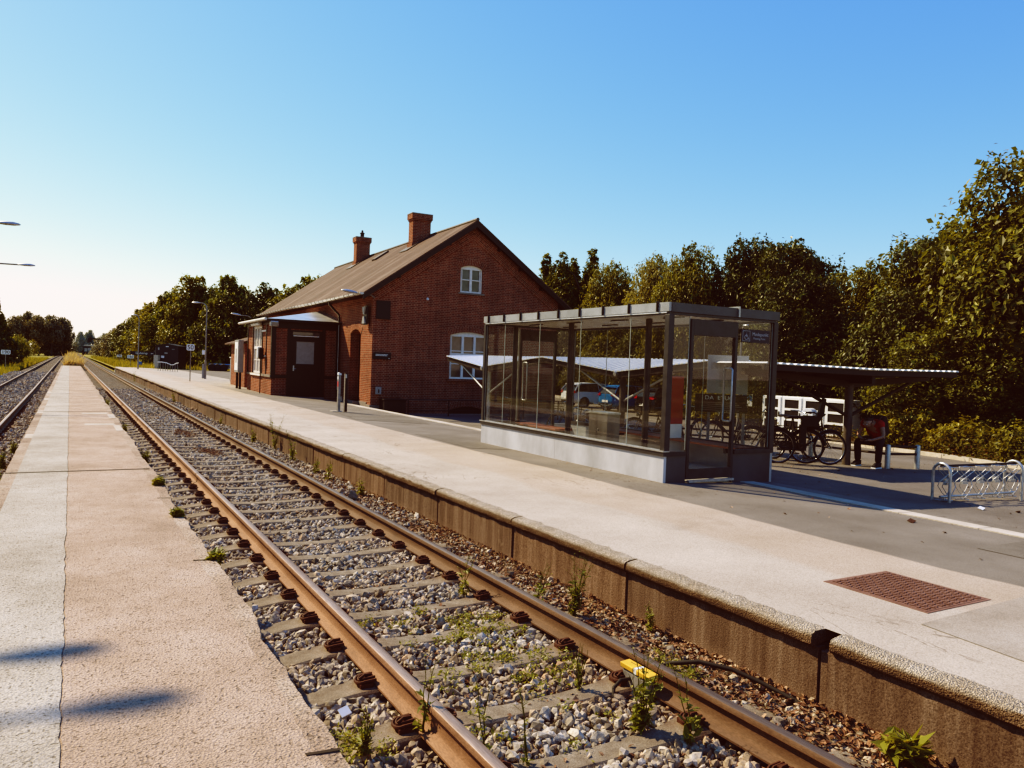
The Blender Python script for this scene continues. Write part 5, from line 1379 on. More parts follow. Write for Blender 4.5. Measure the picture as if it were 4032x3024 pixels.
# ------------------------------------------------------------------ bike lockers, post box, signs in the yard
lk = thing('bicycle_lockers', 'row of white lockers with dark glazed doors behind the bicycle shed', 'locker', (24.5,22.1,gz(24.5,20)), R(-90))
for i in range(4):
    x = i*1.0
    mb = MB(); mb.box(x+.01,x+.99,0,.9,.06,1.46); c_ = mb.build('locker_box', M['white_bright'], lk, bevel=.008)
    d_ = MB(); d_.box(x+.05,x+.16,-.04,-.002,.08,1.42); d_.box(x+.84,x+.95,-.04,-.002,.08,1.42)
    for z in (.08,.52,.92,1.34): d_.box(x+.16,x+.84,-.04,-.002,z,z+.085)
    dd = d_.build('locker_door', M['white_bright'], lk)
    mb = MB(); mb.quad((x+.16,-.012,.16),(x+.84,-.012,.16),(x+.84,-.012,1.36),(x+.16,-.012,1.36)); mb.build('door_pane', M['black'], dd)
    mb = MB(); mb.box(x+.88,x+.92,-.07,-.04,.7,.85); mb.build('handle', M['black'], dd)
pbx = thing('post_box', 'white round-topped box standing in front of the lockers', 'box', (23.1,18.75,gz(23.1,18.7)), R(-78))
mb = MB(); pr = [(-.22,0,.25),(.22,0,.25),(.22,0,.92)]+[(.22*math.cos(R(an)),0,.92+.2*math.sin(R(an))) for an in range(15,180,15)]+[(-.22,0,.92)]
mb.prism(pr, (0,.36,0)); mb.build('box_body', M['white_bright'], pbx, bevel=.012); mb = MB(); mb.box(-.15,.15,-.01,-.001,.82,.86); mb.build('slot', M['black'], pbx); mb = MB(); mb.box(-.05,.05,.13,.23,-.05,.25); mb.build('leg', M['grey_box'], pbx)
ib = thing('reflection_board', 'white map board above a black panel, solid stand-in for a reflection in the shelter end glass', 'information board', (11.55,11.35,gz(11.5,11.3)), R(-45))  # solid board modelled in place of a reflection in the door glass
mb = MB(); mb.box(-.40,.40,-.03,.03,1.36,2.14); mb.build('map_panel', M['map_shaded_white'], ib, bevel=.004)
mb = MB(); mb.box(-.33,-.20,-.034,-.0305,1.86,2.0); mb.box(-.16,.10,-.034,-.0305,1.50,2.0); mb.build('printed_map', M['grey_box'], ib)
mb = MB(); mb.box(-.62,.40,-.03,.03,.98,1.345); mb.build('text_panel', M['sign_black'], ib)
text('lettering', 'DA  ETUO', .115, M['sign_white'], ib, (-.14,-.033,1.27), (R(90),0,0), extrude=.001, sx=1.1)
mb = MB()
for i in range(5): mb.box(-.5+.04*(i%2), .2+.05*(i%3), -.0325,-.0305, 1.17-i*.038, 1.181-i*.038)
mb.build('print_line', M['pole_grey'], ib)
for x in (-.34,.34): mb = MB(); mb.box(x-.03,x+.03,-.02,.02,-.05,.98); mb.build('leg', M['pole_grey'], ib)
sg = thing('blue_sign', 'small blue and white sign at the left end of the lockers', 'sign', (24.6,23.0,gz(24.6,23)), R(-70))
mb = MB(); mb.box(-.22,.22,-.015,.0,.95,1.45); mb.build('panel', M['sign_white'], sg); mb = MB(); mb.prism([(-.2,-.018,1.43),(.2,-.018,1.43),(.2,-.018,1.15),(-.2,-.018,1.30)], (0,.002,0)); mb.build('blue_field', M['blue'], sg); mb = MB(); mb.tube([(0,.02,0),(0,.02,1.4)], .025, 8); mb.build('post', M['pole_grey'], sg)

# ------------------------------------------------------------------ cars (x forward)
def car(lab, loc, rot, paint, L=4.0, W=1.72, H=1.48):
    t = thing('parked_car', lab, 'car', loc, rot, 'cars parked nose to the hedge')
    xs = [-.5,-.485,-.45,-.36,-.18,0,.14,.26,.36,.45,.49,.5]
    zl = [.42,.36,.26,.22,.2,.2,.2,.2,.22,.26,.36,.42]
    zb = [.62,.93,1.0,1.0,.98,.96,.95,.93,.88,.80,.68,.55]
    wd = [.70,.84,.93,.985,1,1,1,.985,.95,.88,.76,.68]
    b = MB(); n = 8
    for x,a,c,w_ in zip(xs,zl,zb,wd):
        hw_ = W/2*w_; pr = [(-hw_*.82,a),(-hw_,a+.12),(-hw_*1.01,(a+c)/2),(-hw_*.93,c-.03),(-hw_*.80,c),(hw_*.80,c),(hw_*.93,c-.03),(hw_*1.01,(a+c)/2),(hw_,a+.12),(hw_*.82,a)]
        b.v += [(x*L,y,z) for y,z in pr]
    n = 10
    for i in range(len(xs)-1):
        for j in range(n): b.f.append((i*n+j,(i+1)*n+j,(i+1)*n+(j+1)%n,i*n+(j+1)%n)); b.mi.append(0); b.uv.append(None)
    b.f += [tuple(range(n)), tuple((len(xs)-1)*n+j for j in range(n-1,-1,-1))]; b.mi += [0,0]; b.uv += [None,None]
    # greenhouse: dark glass volume with painted roof and pillars
    g0 = [(-.475,.97),(-.40,1.32),(-.33,1.44),(-.10,H),(.06,H-.04),(.27,.94)]
    def gw(z): return W/2*(.93-.235*(z-.95)/.55)
    g = MB()
    for (x,z) in g0: g.v += [(x*L,-gw(z),z),(x*L,gw(z),z)]
    base = [(-.475,.90),(.27,.88)]
    k = len(g0)
    for i in range(k-1): g.f.append((2*i,2*i+1,2*i+3,2*i+2)); g.mi.append(0); g.uv.append(None)
    g.f += [tuple(2*i for i in range(k)), tuple(2*i+1 for i in range(k-1,-1,-1))]; g.mi += [0,0]; g.uv += [None,None]
    body = b.build('car_body', paint, t, smooth=45)
    g.build('windows', M['car_glass'], t, smooth=25)
    r = MB()
    for i in (1,2,3):
        (xa,za),(xb,zb_) = g0[i], g0[i+1]
        r.add([(xa*L,-gw(za)-.004,za+.012),(xb*L,-gw(zb_)-.004,zb_+.012),(xb*L,gw(zb_)+.004,zb_+.012),(xa*L,gw(za)+.004,za+.012)], [(0,1,2,3)])
    for s in (-1,1):
        for (p,q,w_) in (((.27,.94),(.06,H-.04),.05),((-.47,.97),(-.40,1.32),.16),((-.40,1.32),(-.33,1.44),.14),((.06,H-.05),(-.10,H-.01),.05),((-.10,H-.01),(-.33,1.43),.05),((-.04,.96),(-.05,H-.03),.06)):
            r.bar((p[0]*L,s*(gw(p[1])+.002),p[1]),(q[0]*L,s*(gw(q[1])+.002),q[1]), .02, w_)
    r.box(-.415*L-.06,-.40*L+.02,-gw(1.32)*.9,gw(1.32)*.9,1.375,1.42)
    r.build('roof', paint, t)
    for xw in (-.31,.315):
        for s in (-1,1):
            yy = s*(W/2-.09)
            a_ = MB(); a_.tube([(xw*L,s*(W/2-.22),.31),(xw*L,s*(W/2+.004),.31)], .345, 24); a_.build('wheel_arch', M['black'], body)
            w_ = MB(); w_.lathe([(.19,-.10),(.295,-.10),(.315,-.06),(.315,.06),(.295,.10),(.19,.10)], 24); wo = w_.build('wheel', M['tyre'], t, (xw*L,yy+s*.025,.31), smooth=50); wo.rotation_euler = (R(90),0,0)
            q = MB(); q.lathe([(0,.085),(.05,.09),(.055,.075),(.205,.06),(.21,.09),(.222,.09)], 24)
            for i in range(5): an = 2*PI*i/5; q.bar((.05*math.cos(an),.05*math.sin(an),.088),(.2*math.cos(an),.2*math.sin(an),.085),.05,.02)
            ro = q.build('rim', M['alloy'], wo, smooth=40)
            if s > 0: ro.rotation_euler = (PI,0,0)
    for s in (-1,1):
        mb = MB(); mb.prism([(-.492*L,s*W*.29,.88),(-.492*L,s*W*.45,.86),(-.445*L,s*W*.482,.90),(-.445*L,s*W*.475,1.0),(-.478*L,s*W*.43,1.04),(-.485*L,s*W*.30,1.0)], (-.02,0,0)); mb.build('tail_light', M['tail_red'], t)
        mb = MB(); mb.box(.10*L,.14*L,s*(W/2+.02),s*(W/2+.16),.98,1.1); mb.build('mirror', paint, t, bevel=.03)
        mb = MB(); mb.obox((.475*L,s*W*.33,.68),(.05,s*.03,0),(0,.15,0),(0,0,.07)); mb.build('headlight', M['chrome'], t)
        for x in (-.16,.06): mb = MB(); mb.box(x*L-.08,x*L+.08,s*(W/2-.003),s*(W/2+.022),.83,.855); mb.build('door_handle', paint, t)
    mb = MB(); mb.box(-.505*L,-.497*L,-.26,.26,.50,.62); mb.build('number_plate', M['sign_white'], t)
    mb = MB(); mb.box(-.50*L,-.49*L,-.6,.6,.28,.46); mb.build('rear_bumper', M['black'], t, bevel=.03)
    return t
car('white hatchback parked beyond the bicycle shed, tail lights toward the camera', (28.0,38.55,-.5), R(-2), M['car_white'])
car('bright blue small car parked to the right of the white hatchback', (28.0,35.0,-.5), R(2), M['car_blue'], 3.7, 1.62, 1.47)
car('black car in shade to the right of the blue car, beside the shelter corner post', (28.1,31.6,-.5), R(0), M['car_black'])
# ------------------------------------------------------------------ vegetation
def snoise(p, f, seed):
    r = np.random.default_rng(seed); out = np.zeros(len(p))
    for k in range(6):
        d = r.normal(size=3); d /= np.linalg.norm(d); ff = f*r.uniform(.7,1.6)
        out += np.sin(p@d*ff+r.uniform(0,6.28))
    return out/6**.5
def leaves(pts, nrm, L, tint, wid=.55, jitter=.8, r=None):
    r = r or nr; N = len(pts)
    n = nrm+r.normal(0,jitter,(N,3)); n /= np.linalg.norm(n,axis=1,keepdims=True)+1e-9
    a = r.normal(size=(N,3)); a -= n*(a*n).sum(1,keepdims=True); a /= np.linalg.norm(a,axis=1,keepdims=True)+1e-9
    a[:,2] -= .25; b = np.cross(n,a); Ls = (L*r.lognormal(0,.25,N))[:,None]
    V = np.stack([pts-a*Ls*.5, pts-b*Ls*wid*.5+n*Ls*.10, pts+a*Ls*.5, pts+b*Ls*wid*.5+n*Ls*.10],1).reshape(-1,3)
    return V, np.arange(N*4).reshape(-1,4), np.repeat(np.clip(tint,0,1),4)
def crown_data(lobes, n, L, seed, gap=-1.05, ztop=None, base_dark=True):
    r = np.random.default_rng(seed); lb = np.array(lobes, float)
    w_ = (lb[:,3]*lb[:,4]+lb[:,3]*lb[:,5]+lb[:,4]*lb[:,5]); w_ /= w_.sum()
    k = r.choice(len(lb), n, p=w_); d = r.normal(size=(n,3)); d /= np.linalg.norm(d,axis=1,keepdims=True)
    rad = np.where(r.uniform(size=n) < .72, r.uniform(.82,1.08,n), r.uniform(.35,.85,n))
    rad += np.where(r.uniform(size=n) < .05, r.uniform(0,.22,n), 0)
    p = lb[k,:3]+d*lb[k,3:]*rad[:,None]
    s1 = snoise(p, 2.2/max(.5,lb[:,3].mean()*.55), seed+1); s2 = snoise(p, 9/max(.5,lb[:,3].mean()), seed+2)
    p += d*(s2*.06*lb[k,3])[:,None]
    keep = (s2+.5*s1 > gap) & (p[:,2] > .02)
    p, d, s1, s2, rad = p[keep], d[keep], s1[keep], s2[keep], rad[keep]
    # leafy sprigs that break the outline
    m = max(40, n//170); kk = r.choice(len(lb), m, p=w_); dd = r.normal(size=(m,3)); dd[:,2] += .35; dd /= np.linalg.norm(dd,axis=1,keepdims=True)
    q = 26; f = r.uniform(-.12,.34,(m,q))*r.uniform(.5,1.3,(m,1)); cl = r.normal(0,.16,(m,1))
    base = lb[kk,:3]+dd*lb[kk,3:]*.95; R_ = lb[kk,3][:,None]
    sp = base[:,None]+dd[:,None]*(f*np.minimum(R_,1.6))[:,:,None]+r.normal(size=(m,q,3))*(np.clip(.16-.28*f,.03,.2)*np.minimum(R_,1.5))[:,:,None]
    sp = sp.reshape(-1,3); okz = sp[:,2] > .05
    spd = np.repeat(dd,q,0)[okz]; spt = (np.broadcast_to(cl,(m,q))+.55*np.clip(f,0,.4)).reshape(-1)[okz]; sp = sp[okz]
    up = np.array([0,0,.7])
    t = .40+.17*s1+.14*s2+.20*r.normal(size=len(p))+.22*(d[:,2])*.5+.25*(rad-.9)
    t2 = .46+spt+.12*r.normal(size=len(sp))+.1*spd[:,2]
    return leaves(np.concatenate([p,sp]), np.concatenate([d,spd])+up, L, np.concatenate([t,t2]), r=r)
def make_trunk(h, r0, lobes, seed, mat=None):
    r = random.Random(seed); mb = MB(); pts = [(0,0,-.3)]; k = 6
    for i in range(1,k+1): pts.append((r.uniform(-.06,.06)*i*h*.05, r.uniform(-.06,.06)*i*h*.05, h*.82*i/k))
    mb.tube(pts, [r0*1.25]+[r0*(1-.8*i/k) for i in range(1,k+1)], 8)
    for (x,y,z,a,b,c) in lobes:
        z0 = max(.15*h, min(z-.35*math.hypot(x,y)-.2, h*.75)); f = z0/(h*.82); i = min(k-1,int(f*k)); q = Vector(pts[i]).lerp(Vector(pts[i+1]), f*k-i) if i < k else Vector(pts[-1])
        tip = Vector((x,y,z)); mid = q.lerp(tip,.5)+Vector((r.uniform(-.2,.2),r.uniform(-.2,.2),.15*(tip-q).length))
        mb.tube([q, mid, tip, tip+Vector((r.uniform(-.3,.3),r.uniform(-.3,.3),c*.6))], [r0*.38,r0*.24,r0*.12,r0*.04], 6)
    return mb
def lobes_for(kind, seed):
    r = random.Random(seed); L = []
    if kind == 'round':       # full crown down to the ground, 8 m high, 4 m radius nominal
        for z,rr,n,sp in ((1.3,1.75,6,2.1),(3.2,1.9,6,2.2),(5.0,1.7,5,1.75),(6.6,1.25,3,1.0)):
            for i in range(n):
                a = 2*PI*(i+r.random())/n; q = sp*r.uniform(.75,1.12); s = rr*r.uniform(.72,1.1); L.append((q*math.cos(a),q*math.sin(a),z+r.uniform(-.5,.5),s,s,s*r.uniform(.75,1)))
        L.append((0,0,3.6,2.2,2.2,3.2)); L.append((r.uniform(-.4,.4),r.uniform(-.4,.4),7.4,.8,.8,.75))
    elif kind == 'upright':   # narrow, pointed leaders
        L.append((0,0,2.6,1.5,1.5,2.6))
        for i in range(9):
            a = 2*PI*r.random(); q = r.uniform(.3,1.3); h = r.uniform(4.2,8.0); L.append((q*math.cos(a),q*math.sin(a),h*.62,.62,.62,h*.38))
            L.append((q*math.cos(a)*1.1,q*math.sin(a)*1.1,h,.28,.28,.75))
    elif kind == 'open':      # trunk showing below
        for z,rr,n,sp in ((4.0,1.4,5,1.9),(5.6,1.5,5,1.8),(7.0,1.1,3,.9)):
            for i in range(n):
                a = 2*PI*(i+r.random())/n; q = sp*r.uniform(.7,1.1); s = rr*r.uniform(.75,1.1); L.append((q*math.cos(a),q*math.sin(a),z+r.uniform(-.5,.5),s,s,s*.75))
    elif kind == 'conifer':
        for i in range(11):
            z = .6+i*.68; q = 1.9*(1-i/12.5)
            for j in range(4):
                a = 2*PI*(j+r.random())/4; L.append((q*.6*math.cos(a),q*.6*math.sin(a),z+r.uniform(-.2,.2),q*.62+.12,q*.62+.12,.5))
    elif kind == 'shrub':     # 1 m nominal
        for i in range(7): a = 2*PI*r.random(); q = r.uniform(.1,.75); s = r.uniform(.3,.5); L.append((q*math.cos(a),q*math.sin(a),r.uniform(.25,.6),s,s,s*.85))
    return L
protos = {}
def proto_tree(key, kind, n, L, mat, seed, trunk_r, h, gap=-1.05):
    lb = lobes_for(kind, seed); V,F,T = crown_data(lb, n, L, seed, gap)
    protos[key] = (lb, V, F, T, mat, trunk_r, h, seed, [None, None])
def tree(key, loc, sc_, rot, label, group, name='tree', cat='tree', mat=None):
    lb,V,F,T,m,tr_,h,seed,cache = protos[key]
    t = thing(name, label, cat, loc, rot, group); t.scale = sc_ if isinstance(sc_, (tuple,list)) else (sc_,)*3
    if cache[0] is None:
        c = np_mesh('crown', V, F, M[m], t, attrs={'tint':T}); k = make_trunk(h, tr_, lb, seed).build('trunk', M['bark'], t, smooth=60); cache[0], cache[1] = c, k
    else:
        c = cache[0].copy(); col.objects.link(c); c.parent = t; k = cache[1].copy(); col.objects.link(k); k.parent = t
    if mat: 
        c.material_slots[0].link = 'OBJECT'; c.material_slots[0].material = M[mat]
    return t
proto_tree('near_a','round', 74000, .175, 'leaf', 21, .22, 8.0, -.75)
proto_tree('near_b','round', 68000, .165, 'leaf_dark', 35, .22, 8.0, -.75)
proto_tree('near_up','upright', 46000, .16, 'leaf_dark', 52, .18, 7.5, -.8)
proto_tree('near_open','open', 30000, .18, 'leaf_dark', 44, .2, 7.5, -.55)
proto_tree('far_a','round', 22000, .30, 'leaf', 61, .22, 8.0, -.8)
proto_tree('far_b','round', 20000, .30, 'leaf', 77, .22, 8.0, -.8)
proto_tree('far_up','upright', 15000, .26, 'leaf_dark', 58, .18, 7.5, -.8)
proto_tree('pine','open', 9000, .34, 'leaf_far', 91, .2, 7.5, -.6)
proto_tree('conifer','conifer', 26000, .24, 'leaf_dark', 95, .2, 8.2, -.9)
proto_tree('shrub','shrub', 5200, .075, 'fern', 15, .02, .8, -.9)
proto_tree('bush','shrub', 3800, .085, 'leaf_lime', 18, .02, .8, -.9)

GT = 'trees along the far side of the station yard'
def T(key, x, y, h, rxy, rot, label, mat=None, group=GT, z=None):
    nom = {'near_up':8.4,'far_up':8.4,'conifer':8.4,'shrub':1.0,'bush':1.0,'pine':8.0,'near_open':8.0}.get(key, 8.1)
    r_nom = {'near_up':1.9,'far_up':1.9,'conifer':1.9,'shrub':1.1,'bush':1.1}.get(key, 3.7)
    return tree(key, (x,y,gz(x,y)-.1 if z is None else z), (rxy/r_nom,rxy/r_nom,h/nom), R(rot), label, group, mat=mat)
# right-hand group, from the right edge of the picture leftwards
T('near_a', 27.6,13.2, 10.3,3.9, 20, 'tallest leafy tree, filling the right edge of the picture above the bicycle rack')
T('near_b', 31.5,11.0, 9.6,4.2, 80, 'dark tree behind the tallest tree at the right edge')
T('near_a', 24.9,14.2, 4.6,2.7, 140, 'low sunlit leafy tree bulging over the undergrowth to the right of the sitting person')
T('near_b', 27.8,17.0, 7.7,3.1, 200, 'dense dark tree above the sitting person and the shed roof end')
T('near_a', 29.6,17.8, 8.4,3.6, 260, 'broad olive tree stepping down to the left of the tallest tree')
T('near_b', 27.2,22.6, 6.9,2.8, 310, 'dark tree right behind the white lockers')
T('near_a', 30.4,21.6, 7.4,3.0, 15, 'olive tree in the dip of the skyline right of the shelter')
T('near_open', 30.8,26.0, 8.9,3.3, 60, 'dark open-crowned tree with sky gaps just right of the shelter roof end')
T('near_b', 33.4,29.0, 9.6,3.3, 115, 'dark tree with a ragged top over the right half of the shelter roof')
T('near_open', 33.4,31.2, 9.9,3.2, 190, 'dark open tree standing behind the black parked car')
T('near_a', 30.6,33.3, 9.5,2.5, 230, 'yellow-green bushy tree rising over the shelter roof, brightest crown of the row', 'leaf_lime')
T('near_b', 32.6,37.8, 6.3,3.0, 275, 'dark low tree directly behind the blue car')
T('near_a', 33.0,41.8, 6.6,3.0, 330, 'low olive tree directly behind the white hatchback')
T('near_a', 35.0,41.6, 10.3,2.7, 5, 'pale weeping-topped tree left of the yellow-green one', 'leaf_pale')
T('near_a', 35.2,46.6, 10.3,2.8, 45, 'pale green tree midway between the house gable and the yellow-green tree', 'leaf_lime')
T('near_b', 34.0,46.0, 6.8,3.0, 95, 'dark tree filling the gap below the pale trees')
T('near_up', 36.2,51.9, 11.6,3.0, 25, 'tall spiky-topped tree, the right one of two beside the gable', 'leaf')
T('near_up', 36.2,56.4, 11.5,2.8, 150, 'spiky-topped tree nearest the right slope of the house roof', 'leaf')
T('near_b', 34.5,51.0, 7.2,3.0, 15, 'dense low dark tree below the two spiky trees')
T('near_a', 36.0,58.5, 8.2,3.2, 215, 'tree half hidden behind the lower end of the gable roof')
# row beyond the station, left of the house
GB = 'trees beyond the far end of the platform'
far_row = [('far_b',29,86,11.2,4.6,'olive tree appearing just left of the house roof',None),('far_a',24.5,92,11.6,4.8,'dark broad tree whose crown tops the row left of the house',None),
 ('far_b',20.5,97,11.0,4.4,'dark tree above the parked trailer','leaf_dark'),('far_a',17.2,102.5,11.9,4.4,'tall olive tree behind the farther grey street lamp',None),
 ('far_a',14.4,110,12.2,4.6,'tallest sunlit tree over the black hut','leaf_lime'),('far_b',12.8,121,11.4,4.4,'sunlit tree left of the tallest one over the hut',None),
 ('far_a',12.4,133,10.8,4.4,'yellow-green tree behind the lamp by the station name sign','leaf_lime'),('far_b',11.8,148,10.4,4.4,'olive tree a little left of the name sign',None),
 ('far_a',11.6,166,10.2,4.6,'tree of the receding row above the two small speed signs',None),('far_up',11.6,186,10.2,3.0,'thin pointed tree of the receding row',None),
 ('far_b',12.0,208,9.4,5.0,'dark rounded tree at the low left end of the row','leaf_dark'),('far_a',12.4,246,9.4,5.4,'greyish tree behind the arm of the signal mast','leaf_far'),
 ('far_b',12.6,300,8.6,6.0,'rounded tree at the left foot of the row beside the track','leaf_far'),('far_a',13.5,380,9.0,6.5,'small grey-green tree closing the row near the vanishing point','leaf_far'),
 ('far_b',20,118,8.6,4.6,'shaded tree behind the black hut, low in the row','leaf_dark'),('far_a',26,100,7.5,4.6,'low shaded tree behind the trailer','leaf_dark')]
for i,(k,x,y,h,r_,lab,m_) in enumerate(far_row): T(k, x, y, h, r_, i*67, lab, m_, GB, -.2)
# left of the tracks
GL = 'trees and bushes on the left of the tracks'
for i,(k,x,y,h,r_,lab,m_) in enumerate([('conifer',-10.0,108,12.0,3.2,'tall dark conifer cut by the left edge of the picture',None),('conifer',-9.4,121,10.6,2.7,'dark conifer just right of the one at the left edge','leaf'),
 ('conifer',-9.2,133,7.6,2.6,'lower dark conifer closest to the small bushes at the left',None),('far_b',-10.4,127,4.2,2.6,'dark shaded bush at the foot of the left conifers','leaf_dark'),
 ('bush',-9.6,158,4.6,3.0,'yellow-green bush nearest the dark conifers',None),('bush',-9.2,182,4.2,3.4,'sunlit bush in the middle of the left-hand bush row',None),('bush',-9.0,212,4.2,3.4,'round bush at the right end of the left-hand bush row',None),('bush',-10.5,170,3.0,2.6,'dark low bush between the yellow-green bushes','leaf_dark')]):
    T(k, x, y, h, r_, i*71, lab, m_, GL, -.5)
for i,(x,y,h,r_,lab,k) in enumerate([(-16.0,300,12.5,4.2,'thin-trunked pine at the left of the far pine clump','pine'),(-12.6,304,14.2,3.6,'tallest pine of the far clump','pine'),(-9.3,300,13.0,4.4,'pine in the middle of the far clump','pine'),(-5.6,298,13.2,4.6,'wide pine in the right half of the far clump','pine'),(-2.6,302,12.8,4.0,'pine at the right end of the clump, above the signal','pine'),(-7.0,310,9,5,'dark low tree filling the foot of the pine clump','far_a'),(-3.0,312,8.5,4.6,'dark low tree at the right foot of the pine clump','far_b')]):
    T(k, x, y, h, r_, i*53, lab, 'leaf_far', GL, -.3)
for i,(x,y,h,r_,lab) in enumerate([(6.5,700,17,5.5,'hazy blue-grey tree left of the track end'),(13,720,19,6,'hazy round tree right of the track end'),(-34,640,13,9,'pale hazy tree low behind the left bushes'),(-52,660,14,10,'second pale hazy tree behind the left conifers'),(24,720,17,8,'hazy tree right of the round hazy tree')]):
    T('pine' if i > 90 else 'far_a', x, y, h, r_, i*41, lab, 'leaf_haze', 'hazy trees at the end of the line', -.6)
# row opposite the station, outside the picture but mirrored in the shelter glass
for i in range(9):
    T('far_a' if i % 2 else 'far_b', -17-2*(i % 3), -14+i*9.5, 8.5+(i*37 % 10)*.18, 4.9, i*47, 'leafy tree standing on the far side of the left track', 'leaf_dark' if i % 2 else None, 'trees opposite the station', -.6)

# undergrowth and bushes behind the kerb
for i,(x,y,h,r_,lab,m_) in enumerate([(20.9,8.6,1.15,1.5,'low yellow-green shrub at the right picture edge behind the kerb','leaf_lime'),(21.4,10.6,1.3,1.5,'yellow-green shrub above the middle of the near bicycle rack',None),(22.3,12.4,1.3,1.6,'shrub with some brown leaves right of the seat rail',None),(23.2,14.3,1.7,1.7,'brownish shrub just right of the sitting person',None),(24.7,14.9,2.0,1.8,'olive shrub behind the sitting person',None),(25.9,17.3,1.9,1.3,'shrub hanging over the right end of the lockers','leaf'),(26.8,14.6,3.0,2.0,'taller leafy bush behind the sitting person','leaf'),(23.4,10.2,2.2,2.0,'leafy bush at the foot of the tallest tree','leaf'),(24.6,7.6,2.4,2.2,'leafy bush low at the right picture edge','leaf'),(26,24.6,2.2,2.0,'bush left of the lockers below the dark trees',None),(27.5,29.0,1.8,1.8,'bush between the lockers and the black car',None)]):
    T('shrub', x, y, h, r_, i*59, lab, m_, 'shrubs behind the yard kerb')
# kerb and planted ground behind the yard
KL = [(17.6,1.0),(18.6,5.0),(19.6,8.6),(21.0,12.4),(22.4,16.2),(25.0,23.5),(28.8,30.0),(31.2,36.0),(31.8,44.0),(31.8,60.0)]
km = MB()
for (a,b),(c,d) in zip(KL, KL[1:]):
    p, q = Vector((a,b,gz(a,b)+.02)), Vector((c,d,gz(c,d)+.02)); n = max(1,int((q-p).length/1.0))
    for i in range(n):
        u, v = p.lerp(q,(i+.01)/n), p.lerp(q,(i+.99)/n); km.bar(u, v, .22, .16)
tag(km.build('road_kerb', M['slab']), kind='structure')
bd = MB(); pts = KL
for (a,b),(c,d) in zip(KL, KL[1:]):
    bd.quad((a,b,gz(a,b)+.075),(60,b-6,-.2),(60,d-6,-.2),(c,d,gz(c,d)+.075))
tag(bd.build('planted_bank', simple('leaf_mould', (.12,.075,.04), .95, scale=6, bump=.6, var=.5)), kind='structure')
def scatter_leaves(name, xy, zf, hmax, L, mat, tint_mu, n, sd=.2):
    k = nr.integers(0, len(xy), n); p = np.array(xy)[k]+nr.normal(0, sd, (n,2))
    z = np.array([zf(a,b) for a,b in p])+np.abs(nr.normal(0,hmax*.45,n))
    P = np.column_stack([p,z]); V,F,T_ = leaves(P, np.tile([0,0,1.],(n,1)), L, np.clip(nr.normal(tint_mu,.22,n),0,1), jitter=.6)
    return tag(np_mesh(name, V, F, mat, attrs={'tint':T_}), kind='stuff')
xy = []
for (a,b),(c,d) in zip(KL[:6], KL[1:7]):
    for i in range(60):
        f = rng.random(); o = rng.random()**1.3*4.0+.2; xy.append((a+(c-a)*f+o, b+(d-b)*f-.35*o))
scatter_leaves('ground_cover', xy, lambda a,b: gz(a,b)+.08, .5, .09, M['fern'], .55, 26000, .22)

# ------------------------------------------------------------------ verges and grass
def verge(name, xs, ys, zf, mat=None): return grid(name, xs, ys, zf, mat or M['ground'])
verge('verge', steps((4.6,6,.7),(6,60,6)), steps((88.5,110,2),(110,640,20)), lambda x,y: .16-.30*ss(6.2,4.6,x)-.25*ss(150,320,y)+.03*mnoise.noise(Vector((x*.6,y*.6,1))))
verge('verge', steps((-60,-9,8),(-9,-4.7,.6)), steps((-20,640,12)), lambda x,y: -.42+.12*mnoise.noise(Vector((x*.3,y*.2,5)))*(1 if x > -20 else .2))
verge('verge', steps((-.62,1.1,.2)), steps((91.2,130,2),(130,430,15)), lambda x,y: -.12+.15*ss(1.1,.3,abs(x-.25))*1.0, M['ground'])
def blades(name, n, fx, fy, zf, h, mat, wid=.02, lean=.25, tint=.5):
    y = fy(nr.uniform(size=n)); x = fx(nr.uniform(size=n), y); z = np.array([zf(a,b) for a,b in zip(x,y)])
    hh = h*nr.lognormal(0,.3,n); a = nr.uniform(0,2*PI,n); dx = nr.normal(0,lean,n)*hh; dy = nr.normal(0,lean,n)*hh
    w_ = wid*nr.uniform(.6,1.4,n); c = np.stack([np.cos(a)*w_,np.sin(a)*w_,0*a],1); b = np.stack([x,y,z-.03],1); t = b+np.stack([dx,dy,hh],1); m_ = b+np.stack([dx*.35,dy*.35,hh*.55],1)
    V = np.stack([b-c, b+c, m_+c*.7, m_-c*.7, m_-c*.7, m_+c*.7, t+c*.12, t-c*.12],1).reshape(-1,3)
    return tag(np_mesh(name, V, np.arange(n*8).reshape(-1,4), mat, attrs={'tint':np.repeat(np.clip(nr.normal(tint,.22,n),0,1),8)}), kind='stuff')
blades('dry_grass', 16000, lambda u,y: -.55+u*1.6, lambda u: 92.4+u**1.5*300, lambda a,b: -.08, .72, M['straw'], .05)
blades('verge_grass', 15000, lambda u,y: 4.7+u**1.5*14, lambda u: 90+u**1.5*150, lambda a,b: .02, .42, M['grass'], .035)
blades('verge_grass', 9000, lambda u,y: -4.7-u**1.4*6, lambda u: 66+u**1.3*150, lambda a,b: -.45, .38, M['grass'], .035)

